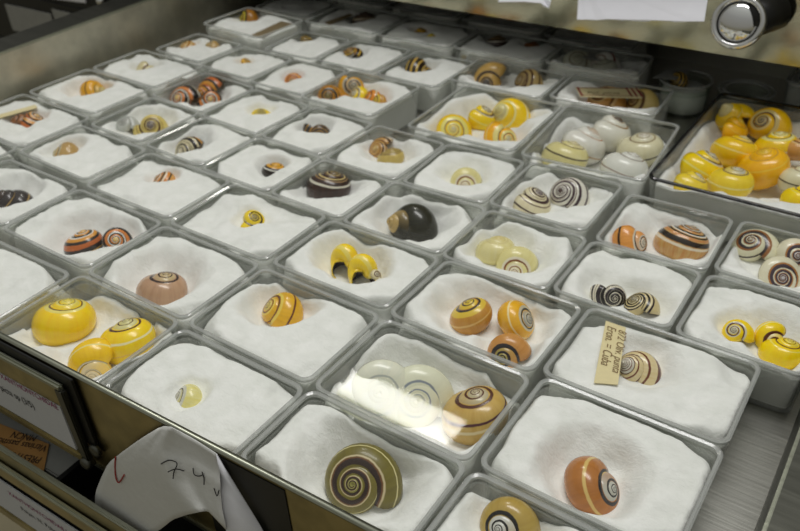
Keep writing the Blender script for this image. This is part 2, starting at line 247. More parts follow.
NOTE_GRID = [[(-0.128, 0.03, 0.09), (-0.11, 0.032, 0.105), (-0.092, 0.035, 0.12), (-0.075, 0.037, 0.136), (-0.057, 0.039, 0.151), (-0.043, 0.04, 0.159), (-0.028, 0.042, 0.167), (-0.012, 0.045, 0.177), (0.004, 0.047, 0.186), (0.02, 0.049, 0.193), (0.028, 0.046, 0.187), (0.034, 0.041, 0.179), (0.041, 0.036, 0.171), (0.047, 0.031, 0.163), (0.072, 0.029, 0.159), (0.101, 0.028, 0.156), (0.13, 0.027, 0.154), (0.159, 0.027, 0.151), (0.189, 0.026, 0.147), (0.22, 0.025, 0.14), (0.251, 0.024, 0.133), (0.281, 0.023, 0.127), (0.312, 0.022, 0.12)], [(-0.192, 0.042, 0.031), (-0.169, 0.044, 0.048), (-0.146, 0.045, 0.065), (-0.124, 0.047, 0.082), (-0.101, 0.049, 0.101), (-0.081, 0.049, 0.113), (-0.061, 0.05, 0.125), (-0.04, 0.052, 0.137), (-0.021, 0.055, 0.149), (-0.002, 0.057, 0.159), (0.012, 0.055, 0.158), (0.021, 0.049, 0.15), (0.029, 0.044, 0.143), (0.038, 0.038, 0.136), (0.064, 0.035, 0.132), (0.095, 0.034, 0.13), (0.125, 0.033, 0.129), (0.155, 0.031, 0.127), (0.186, 0.03, 0.123), (0.218, 0.029, 0.117), (0.25, 0.028, 0.109), (0.282, 0.026, 0.101), (0.314, 0.025, 0.093)], [(-0.257, 0.054, -0.029), (-0.229, 0.055, -0.011), (-0.202, 0.056, 0.008), (-0.175, 0.057, 0.027), (-0.145, 0.058, 0.049), (-0.119, 0.058, 0.066), (-0.094, 0.058, 0.081), (-0.069, 0.06, 0.097), (-0.046, 0.063, 0.111), (-0.023, 0.065, 0.124), (-0.004, 0.064, 0.128), (0.007, 0.058, 0.122), (0.018, 0.052, 0.115), (0.029, 0.045, 0.109), (0.055, 0.041, 0.104), (0.088, 0.039, 0.104), (0.12, 0.038, 0.104), (0.151, 0.036, 0.102), (0.183, 0.034, 0.099), (0.215, 0.033, 0.094), (0.249, 0.031, 0.084), (0.283, 0.03, 0.075), (0.316, 0.028, 0.066)], [(-0.326, 0.066, -0.096), (-0.293, 0.067, -0.075), (-0.26, 0.067, -0.054), (-0.228, 0.068, -0.034), (-0.192, 0.068, -0.007), (-0.159, 0.068, 0.015), (-0.129, 0.066, 0.034), (-0.1, 0.068, 0.053), (-0.073, 0.071, 0.071), (-0.046, 0.073, 0.087), (-0.021, 0.074, 0.096), (-0.007, 0.067, 0.092), (0.007, 0.06, 0.087), (0.02, 0.054, 0.081), (0.047, 0.048, 0.076), (0.082, 0.046, 0.078), (0.116, 0.044, 0.079), (0.148, 0.042, 0.078), (0.18, 0.04, 0.076), (0.214, 0.038, 0.071), (0.249, 0.036, 0.061), (0.285, 0.035, 0.051), (0.32, 0.033, 0.041)], [(-0.4, 0.078, -0.17), (-0.361, 0.078, -0.146), (-0.322, 0.078, -0.123), (-0.284, 0.078, -0.099), (-0.241, 0.078, -0.067), (-0.202, 0.077, -0.039), (-0.165, 0.075, -0.016), (-0.132, 0.077, 0.006), (-0.101, 0.079, 0.028), (-0.07, 0.082, 0.048), (-0.041, 0.082, 0.06), (-0.02, 0.078, 0.061), (-0.004, 0.07, 0.058), (0.012, 0.063, 0.054), (0.04, 0.056, 0.05), (0.076, 0.053, 0.052), (0.112, 0.051, 0.055), (0.145, 0.049, 0.055), (0.178, 0.047, 0.054), (0.213, 0.045, 0.05), (0.25, 0.043, 0.039), (0.287, 0.041, 0.028), (0.324, 0.039, 0.017)], [(-0.476, 0.09, -0.247), (-0.43, 0.09, -0.22), (-0.386, 0.089, -0.193), (-0.341, 0.089, -0.167), (-0.292, 0.088, -0.129), (-0.245, 0.087, -0.096), (-0.201, 0.085, -0.066), (-0.165, 0.085, -0.042), (-0.129, 0.088, -0.017), (-0.094, 0.09, 0.007), (-0.061, 0.091, 0.023), (-0.034, 0.088, 0.031), (-0.015, 0.08, 0.028), (0.004, 0.072, 0.026), (0.034, 0.065, 0.024), (0.07, 0.061, 0.025), (0.108, 0.058, 0.03), (0.142, 0.056, 0.032), (0.177, 0.053, 0.032), (0.213, 0.051, 0.029), (0.252, 0.049, 0.017), (0.29, 0.047, 0.006), (0.329, 0.045, -0.006)], [(-0.541, 0.098, -0.316), (-0.49, 0.097, -0.286), (-0.439, 0.097, -0.256), (-0.39, 0.096, -0.227), (-0.333, 0.096, -0.184), (-0.279, 0.094, -0.145), (-0.228, 0.092, -0.109), (-0.19, 0.091, -0.084), (-0.15, 0.095, -0.055), (-0.112, 0.098, -0.027), (-0.075, 0.099, -0.008), (-0.041, 0.099, 0.007), (-0.02, 0.09, 0.006), (0.001, 0.082, 0.005), (0.033, 0.075, 0.004), (0.069, 0.069, 0.005), (0.108, 0.067, 0.011), (0.143, 0.065, 0.014), (0.179, 0.063, 0.015), (0.215, 0.06, 0.013), (0.256, 0.059, 0.001), (0.296, 0.057, -0.012), (0.335, 0.055, -0.024)], [(-0.609, 0.106, -0.387), (-0.551, 0.105, -0.354), (-0.495, 0.105, -0.321), (-0.439, 0.104, -0.289), (-0.375, 0.103, -0.24), (-0.314, 0.102, -0.195), (-0.256, 0.1, -0.153), (-0.214, 0.099, -0.125), (-0.172, 0.101, -0.093), (-0.13, 0.105, -0.062), (-0.089, 0.107, -0.039), (-0.05, 0.108, -0.02), (-0.024, 0.101, -0.016), (-0.0, 0.093, -0.015), (0.033, 0.086, -0.015), (0.069, 0.079, -0.014), (0.109, 0.076, -0.008), (0.144, 0.074, -0.004), (0.181, 0.072, -0.001), (0.218, 0.07, -0.002), (0.259, 0.068, -0.016), (0.301, 0.067, -0.029), (0.342, 0.065, -0.042)], [(-0.666, 0.114, -0.461), (-0.603, 0.113, -0.424), (-0.541, 0.112, -0.388), (-0.48, 0.112, -0.352), (-0.41, 0.111, -0.298), (-0.342, 0.109, -0.246), (-0.277, 0.107, -0.198), (-0.232, 0.106, -0.166), (-0.189, 0.107, -0.133), (-0.143, 0.111, -0.098), (-0.099, 0.113, -0.072), (-0.057, 0.115, -0.049), (-0.024, 0.111, -0.038), (0.001, 0.102, -0.036), (0.035, 0.095, -0.034), (0.071, 0.088, -0.032), (0.11, 0.084, -0.027), (0.146, 0.081, -0.022), (0.182, 0.079, -0.018), (0.22, 0.077, -0.018), (0.262, 0.076, -0.033), (0.304, 0.074, -0.047), (0.346, 0.073, -0.061)], [(-0.712, 0.122, -0.536), (-0.644, 0.121, -0.496), (-0.577, 0.12, -0.456), (-0.512, 0.119, -0.418), (-0.435, 0.118, -0.357), (-0.361, 0.116, -0.298), (-0.291, 0.113, -0.244), (-0.242, 0.112, -0.207), (-0.2, 0.112, -0.175), (-0.151, 0.117, -0.135), (-0.105, 0.119, -0.105), (-0.06, 0.121, -0.079), (-0.021, 0.12, -0.06), (0.005, 0.111, -0.057), (0.039, 0.103, -0.054), (0.076, 0.095, -0.051), (0.112, 0.09, -0.046), (0.147, 0.088, -0.04), (0.183, 0.085, -0.036), (0.22, 0.083, -0.035), (0.263, 0.082, -0.05), (0.305, 0.08, -0.065), (0.347, 0.079, -0.08)], [(-0.759, 0.13, -0.614), (-0.686, 0.129, -0.57), (-0.614, 0.127, -0.527), (-0.544, 0.126, -0.484), (-0.461, 0.124, -0.417), (-0.381, 0.122, -0.352), (-0.305, 0.12, -0.291), (-0.253, 0.118, -0.25), (-0.211, 0.117, -0.216), (-0.16, 0.122, -0.173), (-0.111, 0.124, -0.14), (-0.064, 0.127, -0.11), (-0.018, 0.129, -0.082), (0.009, 0.119, -0.077), (0.044, 0.111, -0.073), (0.08, 0.103, -0.069), (0.114, 0.096, -0.066), (0.149, 0.094, -0.059), (0.184, 0.091, -0.053), (0.221, 0.089, -0.051), (0.263, 0.088, -0.068), (0.306, 0.086, -0.084), (0.348, 0.085, -0.1)], [(-0.811, 0.134, -0.7), (-0.732, 0.132, -0.652), (-0.655, 0.131, -0.605), (-0.58, 0.129, -0.559), (-0.49, 0.128, -0.484), (-0.404, 0.126, -0.411), (-0.321, 0.123, -0.343), (-0.265, 0.122, -0.297), (-0.22, 0.121, -0.26), (-0.169, 0.124, -0.216), (-0.118, 0.128, -0.178), (-0.068, 0.13, -0.146), (-0.02, 0.133, -0.114), (0.014, 0.127, -0.101), (0.049, 0.118, -0.095), (0.086, 0.11, -0.089), (0.119, 0.102, -0.086), (0.152, 0.099, -0.081), (0.187, 0.097, -0.073), (0.223, 0.095, -0.07), (0.266, 0.093, -0.087), (0.309, 0.092, -0.104), (0.352, 0.091, -0.121)], [(-0.865, 0.138, -0.79), (-0.78, 0.136, -0.737), (-0.697, 0.135, -0.685), (-0.616, 0.133, -0.635), (-0.52, 0.131, -0.553), (-0.426, 0.129, -0.472), (-0.337, 0.127, -0.396), (-0.278, 0.126, -0.346), (-0.23, 0.125, -0.305), (-0.179, 0.127, -0.26), (-0.125, 0.131, -0.218), (-0.073, 0.134, -0.182), (-0.022, 0.136, -0.147), (0.019, 0.134, -0.125), (0.055, 0.125, -0.117), (0.092, 0.117, -0.11), (0.125, 0.109, -0.105), (0.155, 0.104, -0.102), (0.189, 0.102, -0.093), (0.226, 0.1, -0.089), (0.269, 0.099, -0.107), (0.312, 0.098, -0.125), (0.355, 0.097, -0.142)], [(-0.905, 0.143, -0.875), (-0.814, 0.141, -0.817), (-0.727, 0.139, -0.761), (-0.641, 0.138, -0.707), (-0.539, 0.136, -0.618), (-0.439, 0.134, -0.529), (-0.344, 0.131, -0.446), (-0.282, 0.13, -0.391), (-0.232, 0.129, -0.347), (-0.183, 0.13, -0.302), (-0.126, 0.134, -0.256), (-0.072, 0.137, -0.217), (-0.019, 0.141, -0.178), (0.029, 0.142, -0.146), (0.065, 0.133, -0.137), (0.102, 0.125, -0.128), (0.134, 0.116, -0.123), (0.16, 0.109, -0.123), (0.194, 0.107, -0.113), (0.229, 0.105, -0.108), (0.273, 0.105, -0.127), (0.316, 0.104, -0.145), (0.359, 0.103, -0.164)], [(-0.929, 0.149, -0.954), (-0.835, 0.147, -0.893), (-0.743, 0.145, -0.833), (-0.654, 0.143, -0.775), (-0.546, 0.141, -0.679), (-0.441, 0.139, -0.583), (-0.341, 0.136, -0.493), (-0.276, 0.135, -0.433), (-0.226, 0.135, -0.385), (-0.177, 0.134, -0.339), (-0.12, 0.138, -0.292), (-0.065, 0.141, -0.249), (-0.011, 0.145, -0.207), (0.043, 0.149, -0.167), (0.08, 0.141, -0.155), (0.116, 0.133, -0.145), (0.147, 0.124, -0.139), (0.169, 0.115, -0.142), (0.201, 0.113, -0.132), (0.235, 0.111, -0.126), (0.278, 0.11, -0.146), (0.32, 0.11, -0.166), (0.362, 0.109, -0.185)], [(-0.955, 0.155, -1.036), (-0.855, 0.153, -0.97), (-0.76, 0.151, -0.906), (-0.667, 0.148, -0.845), (-0.554, 0.146, -0.741), (-0.443, 0.144, -0.637), (-0.338, 0.141, -0.54), (-0.271, 0.14, -0.475), (-0.22, 0.14, -0.424), (-0.17, 0.139, -0.375), (-0.115, 0.141, -0.328), (-0.058, 0.145, -0.282), (-0.003, 0.149, -0.237), (0.052, 0.154, -0.194), (0.095, 0.15, -0.172), (0.13, 0.141, -0.161), (0.16, 0.132, -0.154), (0.18, 0.123, -0.157), (0.208, 0.118, -0.15), (0.24, 0.117, -0.144), (0.282, 0.116, -0.165), (0.324, 0.116, -0.186), (0.366, 0.115, -0.207)], [(-0.973, 0.161, -1.133), (-0.87, 0.159, -1.061), (-0.77, 0.156, -0.992), (-0.673, 0.154, -0.926), (-0.555, 0.151, -0.814), (-0.439, 0.149, -0.701), (-0.329, 0.146, -0.595), (-0.26, 0.145, -0.526), (-0.208, 0.145, -0.471), (-0.157, 0.144, -0.418), (-0.105, 0.145, -0.371), (-0.047, 0.149, -0.322), (0.009, 0.153, -0.273), (0.065, 0.158, -0.227), (0.114, 0.158, -0.194), (0.148, 0.149, -0.181), (0.177, 0.14, -0.173), (0.195, 0.13, -0.176), (0.218, 0.124, -0.172), (0.249, 0.122, -0.165), (0.29, 0.122, -0.187), (0.331, 0.121, -0.208), (0.372, 0.121, -0.23)], [(-0.993, 0.167, -1.231), (-0.885, 0.164, -1.155), (-0.781, 0.162, -1.08), (-0.68, 0.159, -1.009), (-0.556, 0.157, -0.888), (-0.435, 0.154, -0.766), (-0.32, 0.151, -0.652), (-0.25, 0.15, -0.577), (-0.196, 0.15, -0.518), (-0.145, 0.149, -0.461), (-0.096, 0.148, -0.415), (-0.036, 0.152, -0.362), (0.021, 0.157, -0.309), (0.078, 0.162, -0.259), (0.134, 0.167, -0.215), (0.167, 0.157, -0.201), (0.194, 0.148, -0.192), (0.21, 0.138, -0.194), (0.228, 0.13, -0.194), (0.257, 0.128, -0.186), (0.298, 0.128, -0.208), (0.338, 0.127, -0.231), (0.378, 0.127, -0.254)], [(-1.001, 0.172, -1.317), (-0.89, 0.169, -1.236), (-0.783, 0.166, -1.157), (-0.679, 0.164, -1.082), (-0.551, 0.161, -0.953), (-0.425, 0.158, -0.823), (-0.306, 0.155, -0.701), (-0.234, 0.154, -0.621), (-0.18, 0.154, -0.559), (-0.128, 0.154, -0.498), (-0.08, 0.152, -0.451), (-0.023, 0.155, -0.398), (0.035, 0.16, -0.343), (0.092, 0.165, -0.29), (0.15, 0.172, -0.24), (0.186, 0.165, -0.219), (0.212, 0.155, -0.209), (0.226, 0.145, -0.211), (0.239, 0.135, -0.213), (0.266, 0.133, -0.207), (0.305, 0.132, -0.231), (0.344, 0.132, -0.256), (0.383, 0.132, -0.28)], [(-0.999, 0.176, -1.388), (-0.885, 0.173, -1.303), (-0.776, 0.17, -1.222), (-0.67, 0.167, -1.144), (-0.538, 0.164, -1.008), (-0.409, 0.161, -0.871), (-0.286, 0.158, -0.742), (-0.214, 0.157, -0.658), (-0.16, 0.157, -0.594), (-0.108, 0.157, -0.531), (-0.06, 0.155, -0.481), (-0.008, 0.156, -0.432), (0.051, 0.161, -0.374), (0.108, 0.167, -0.318), (0.165, 0.174, -0.266), (0.207, 0.172, -0.234), (0.231, 0.162, -0.225), (0.242, 0.152, -0.228), (0.253, 0.141, -0.23), (0.273, 0.136, -0.229), (0.311, 0.136, -0.255), (0.348, 0.136, -0.282), (0.386, 0.136, -0.308)], [(-0.997, 0.18, -1.461), (-0.881, 0.177, -1.372), (-0.769, 0.174, -1.288), (-0.661, 0.17, -1.206), (-0.525, 0.167, -1.064), (-0.392, 0.164, -0.919), (-0.267, 0.161, -0.783), (-0.193, 0.16, -0.696), (-0.14, 0.16, -0.629), (-0.088, 0.16, -0.563), (-0.041, 0.158, -0.511), (0.008, 0.157, -0.465), (0.066, 0.163, -0.405), (0.124, 0.169, -0.347), (0.18, 0.176, -0.293), (0.228, 0.179, -0.249), (0.25, 0.168, -0.24), (0.258, 0.158, -0.243), (0.266, 0.148, -0.247), (0.281, 0.14, -0.251), (0.317, 0.14, -0.279), (0.353, 0.14, -0.308), (0.389, 0.14, -0.336)]]
NOTE_STROKES = {'red': [(-0.543, 0.104, -0.316), (-0.568, 0.118, -0.417), (-0.571, 0.133, -0.496), (-0.551, 0.135, -0.524), (-0.471, 0.13, -0.411)], 'seven': [(-0.05, 0.127, -0.066), (-0.004, 0.108, -0.029), (0.048, 0.101, -0.014), (0.069, 0.109, -0.022), (0.045, 0.124, -0.079), (0.054, 0.148, -0.108)], 'bar': [(0.012, 0.139, -0.083), (0.061, 0.117, -0.052), (0.106, 0.102, -0.057)], 'four1': [(0.173, 0.087, -0.008), (0.181, 0.097, -0.042), (0.212, 0.097, -0.04), (0.246, 0.089, -0.019)], 'four2': [(0.236, 0.083, -0.006), (0.246, 0.088, -0.044), (0.263, 0.111, -0.067)], 'dot': [(0.315, 0.092, -0.08), (0.348, 0.11, -0.106), (0.344, 0.085, -0.086)]}
NOTE_FLAP = [(0.312, 0.022, 0.12), (0.535, 0.028, -0.313), (0.601, 0.03, -0.48), (0.362, 0.12, -0.543), (0.382, 0.135, -0.347), (0.359, 0.11, -0.217), (0.341, 0.08, -0.11), (0.322, 0.04, -0.015)]

# ---------------------------------------------------------------- helpers
def lin(c):
    return tuple(((v / 255) / 12.92 if v / 255 <= 0.04045 else ((v / 255 + 0.055) / 1.055) ** 2.4) for v in c) + (1.0,)


def tag(o, label=None, cat=None, group=None, kind=None):
    for k, v in (('label', label), ('category', cat), ('group', group), ('kind', kind)):
        if v:
            o[k] = v
    return o


def mesh_obj(name, bm, mat, parent=None, loc=None, smooth=False):
    """bm is in drawing units, relative to loc (drawing units)."""
    for v in bm.verts:
        v.co *= S
    me = bpy.data.meshes.new(name)
    bm.to_mesh(me)
    bm.free()
    if smooth:
        for p in me.polygons:
            p.use_smooth = True
    for mm in (mat if isinstance(mat, (list, tuple)) else [mat]):
        me.materials.append(mm)
    o = bpy.data.objects.new(name, me)
    COL.objects.link(o)
    if loc is not None:
        o.location = Vector(loc) * S
    o.parent = parent
    return o


def empty(name, loc, rz=0.0):
    o = bpy.data.objects.new(name, None)
    o.empty_display_size = 0.01
    COL.objects.link(o)
    o.location = Vector(loc) * S
    o.rotation_euler = (0, 0, rz)
    return o


def box(bm, x0, x1, y0, y1, z0, z1, M=None):
    vs = [bm.verts.new(Vector(p) if M is None else M(p)) for p in
          ((x0, y0, z0), (x1, y0, z0), (x1, y1, z0), (x0, y1, z0), (x0, y0, z1), (x1, y0, z1), (x1, y1, z1), (x0, y1, z1))]
    for f in ((0, 3, 2, 1), (4, 5, 6, 7), (0, 1, 5, 4), (1, 2, 6, 5), (2, 3, 7, 6), (3, 0, 4, 7)):
        bm.faces.new([vs[i] for i in f])


def bevel(bm, w, seg=2):
    bmesh.ops.bevel(bm, geom=list(bm.edges), offset=w, segments=seg, affect='EDGES', clamp_overlap=True)


def rrect(w, d, r, n=5):
    pts = []
    for cx, cy, a0 in ((w / 2 - r, d / 2 - r, 0), (-w / 2 + r, d / 2 - r, 90), (-w / 2 + r, -d / 2 + r, 180), (w / 2 - r, -d / 2 + r, 270)):
        for i in range(n + 1):
            a = math.radians(a0 + 90 * i / n)
            pts.append((cx + r * math.cos(a), cy + r * math.sin(a)))
    return pts


def loft(bm, rings, cap0=False, cap1=False, closed=False):
    """rings: lists of 3D points with equal length, joined one to the next."""
    vr = [[bm.verts.new(p) for p in ring] for ring in rings]
    n = len(vr[0])
    pairs = list(zip(vr, vr[1:]))
    if closed:
        pairs.append((vr[-1], vr[0]))
    for a, b in pairs:
        for i in range(n):
            bm.faces.new((a[i], a[(i + 1) % n], b[(i + 1) % n], b[i]))
    if cap0:
        bm.faces.new(list(reversed(vr[0])))
    if cap1:
        bm.faces.new(vr[-1])
    return vr


def tube(bm, pts, r, n=8):
    rings = []
    for i, p in enumerate(pts):
        p = Vector(p)
        a = Vector(pts[max(i - 1, 0)])
        b = Vector(pts[min(i + 1, len(pts) - 1)])
        t = (b - a).normalized()
        u = t.cross(Vector((0.13, 0.21, 1))).normalized()
        v = t.cross(u)
        rings.append([p + r * (math.cos(2 * math.pi * k / n) * u + math.sin(2 * math.pi * k / n) * v) for k in range(n)])
    loft(bm, rings, True, True)


# ---------------------------------------------------------------- materials
def new_mat(name):
    mt = bpy.data.materials.new(name)
    mt.use_nodes = True
    nt = mt.node_tree
    nt.nodes.clear()
    out = nt.nodes.new('ShaderNodeOutputMaterial')
    return mt, nt, out


def node(nt, typ, **kw):
    n = nt.nodes.new(typ)
    for k, v in kw.items():
        if k in n.inputs:
            n.inputs[k].default_value = v
        else:
            setattr(n, k, v)
    return n


def plain(name, rgb, rough=0.6, metal=0.0, noise_scale=0, noise_amt=0.0, bump=0.0, spec=0.5):
    mt, nt, out = new_mat(name)
    b = node(nt, 'ShaderNodeBsdfPrincipled', Roughness=rough, Metallic=metal)
    b.inputs['Specular IOR Level'].default_value = spec
    c = lin(rgb)
    b.inputs['Base Color'].default_value = c
    if noise_scale:
        tc = node(nt, 'ShaderNodeTexCoord')
        nz = node(nt, 'ShaderNodeTexNoise', Scale=noise_scale, Detail=4.0, Roughness=0.6)
        nt.links.new(tc.outputs['Object'], nz.inputs['Vector'])
        mx = node(nt, 'ShaderNodeMix', data_type='RGBA')
        mx.inputs[6].default_value = tuple(v * (1 - noise_amt) for v in c[:3]) + (1,)
        mx.inputs[7].default_value = tuple(min(1, v * (1 + noise_amt)) for v in c[:3]) + (1,)
        nt.links.new(nz.outputs['Fac'], mx.inputs[0])
        nt.links.new(mx.outputs[2], b.inputs['Base Color'])
        if bump:
            bp = node(nt, 'ShaderNodeBump', Strength=bump, Distance=0.001)
            nt.links.new(nz.outputs['Fac'], bp.inputs['Height'])
            nt.links.new(bp.outputs[0], b.inputs['Normal'])
    nt.links.new(b.outputs[0], out.inputs[0])
    return mt


def brushed(name, rgb, rough, axis_scale=(30, 900, 30), amt=0.25, mottled=0.0):
    """brushed sheet steel: streaks of roughness and tone along one direction"""
    mt, nt, out = new_mat(name)
    b = node(nt, 'ShaderNodeBsdfPrincipled', Metallic=1.0)
    tc = node(nt, 'ShaderNodeTexCoord')
    mp = node(nt, 'ShaderNodeMapping')
    mp.inputs['Scale'].default_value = axis_scale
    nz = node(nt, 'ShaderNodeTexNoise', Scale=1.0, Detail=5.0, Roughness=0.6)
    nt.links.new(tc.outputs['Object'], mp.inputs[0])
    nt.links.new(mp.outputs[0], nz.inputs['Vector'])
    c = lin(rgb)
    mx = node(nt, 'ShaderNodeMix', data_type='RGBA')
    mx.inputs[6].default_value = tuple(v * (1 - amt) for v in c[:3]) + (1,)
    mx.inputs[7].default_value = tuple(min(1, v * (1 + amt)) for v in c[:3]) + (1,)
    nt.links.new(nz.outputs['Fac'], mx.inputs[0])
    last = mx.outputs[2]
    if mottled:
        n2 = node(nt, 'ShaderNodeTexNoise', Scale=70.0, Detail=3.0)
        nt.links.new(tc.outputs['Object'], n2.inputs['Vector'])
        m2 = node(nt, 'ShaderNodeMix', data_type='RGBA', blend_type='MULTIPLY')
        m2.inputs[0].default_value = mottled
        rp = node(nt, 'ShaderNodeValToRGB')
        rp.color_ramp.elements[0].position = 0.35
        rp.color_ramp.elements[1].position = 0.62
        rp.color_ramp.elements[0].color = (0.3, 0.3, 0.28, 1)
        nt.links.new(n2.outputs['Fac'], rp.inputs[0])
        nt.links.new(last, m2.inputs[6])
        nt.links.new(rp.outputs[0], m2.inputs[7])
        last = m2.outputs[2]
    nt.links.new(last, b.inputs['Base Color'])
    mr = node(nt, 'ShaderNodeMapRange')
    mr.inputs['To Min'].default_value = rough * 0.75
    mr.inputs['To Max'].default_value = rough * 1.3
    nt.links.new(nz.outputs['Fac'], mr.inputs['Value'])
    nt.links.new(mr.outputs[0], b.inputs['Roughness'])
    bp = node(nt, 'ShaderNodeBump', Strength=0.12, Distance=0.0004)
    nt.links.new(nz.outputs['Fac'], bp.inputs['Height'])
    nt.links.new(bp.outputs[0], b.inputs['Normal'])
    nt.links.new(b.outputs[0], out.inputs[0])
    return mt


def clear_plastic(name, tint, f0, f1, body=0.0, body_col=(0.5, 0.5, 0.5), rough=0.015):
    """thin polystyrene wall: see-through, mirror-like towards grazing, a little milky when body > 0"""
    mt, nt, out = new_mat(name)
    tr = node(nt, 'ShaderNodeBsdfTransparent')
    tr.inputs[0].default_value = tuple(tint) + (1,)
    gl = node(nt, 'ShaderNodeBsdfGlossy', Roughness=rough)
    gl.inputs[0].default_value = (1, 1, 1, 1)
    lw = node(nt, 'ShaderNodeLayerWeight', Blend=0.5)
    pw = node(nt, 'ShaderNodeMath', operation='POWER')
    pw.inputs[1].default_value = 4.5
    mr = node(nt, 'ShaderNodeMapRange')
    mr.inputs['To Min'].default_value = f0
    mr.inputs['To Max'].default_value = f1
    nt.links.new(lw.outputs['Facing'], pw.inputs[0])
    nt.links.new(pw.outputs[0], mr.inputs['Value'])
    base = tr.outputs[0]
    if body:
        df = node(nt, 'ShaderNodeBsdfDiffuse')
        df.inputs[0].default_value = tuple(body_col) + (1,)
        m0 = node(nt, 'ShaderNodeMixShader')
        m0.inputs[0].default_value = body
        nt.links.new(tr.outputs[0], m0.inputs[1])
        nt.links.new(df.outputs[0], m0.inputs[2])
        base = m0.outputs[0]
    mx = node(nt, 'ShaderNodeMixShader')
    nt.links.new(mr.outputs[0], mx.inputs[0])
    nt.links.new(base, mx.inputs[1])
    nt.links.new(gl.outputs[0], mx.inputs[2])
    nt.links.new(mx.outputs[0], out.inputs[0])
    return mt


def cotton_material():
    mt, nt, out = new_mat('cotton_wool')
    tc = node(nt, 'ShaderNodeTexCoord')
    b = node(nt, 'ShaderNodeBsdfPrincipled', Roughness=1.0)
    b.inputs['Specular IOR Level'].default_value = 0.0
    b.inputs['Sheen Weight'].default_value = 0.25
    mp = node(nt, 'ShaderNodeMapping')
    mp.inputs['Rotation'].default_value = (0, 0, 0.5)
    mp.inputs['Scale'].default_value = (260, 620, 300)
    n1 = node(nt, 'ShaderNodeTexNoise', Scale=1.0, Detail=6.0, Roughness=0.65, Distortion=1.6)
    n2 = node(nt, 'ShaderNodeTexNoise', Scale=90.0, Detail=4.0, Roughness=0.6)
    nt.links.new(tc.outputs['Object'], mp.inputs[0])
    nt.links.new(mp.outputs[0], n1.inputs['Vector'])
    nt.links.new(tc.outputs['Object'], n2.inputs['Vector'])
    ad = node(nt, 'ShaderNodeMath', operation='MULTIPLY_ADD')
    ad.inputs[1].default_value = 0.35
    nt.links.new(n1.outputs['Fac'], ad.inputs[0])
    nt.links.new(n2.outputs['Fac'], ad.inputs[2])
    bp = node(nt, 'ShaderNodeBump', Strength=0.5, Distance=0.0022)
    nt.links.new(ad.outputs[0], bp.inputs['Height'])
    nt.links.new(bp.outputs[0], b.inputs['Normal'])
    rp = node(nt, 'ShaderNodeValToRGB')
    rp.color_ramp.elements[0].position = 0.3
    rp.color_ramp.elements[1].position = 0.65
    rp.color_ramp.elements[0].color = lin((234, 235, 230))
    rp.color_ramp.elements[1].color = lin((247, 247, 244))
    nt.links.new(n2.outputs['Fac'], rp.inputs[0])
    nt.links.new(rp.outputs[0], b.inputs['Base Color'])
    nt.links.new(b.outputs[0], out.inputs[0])
    return mt


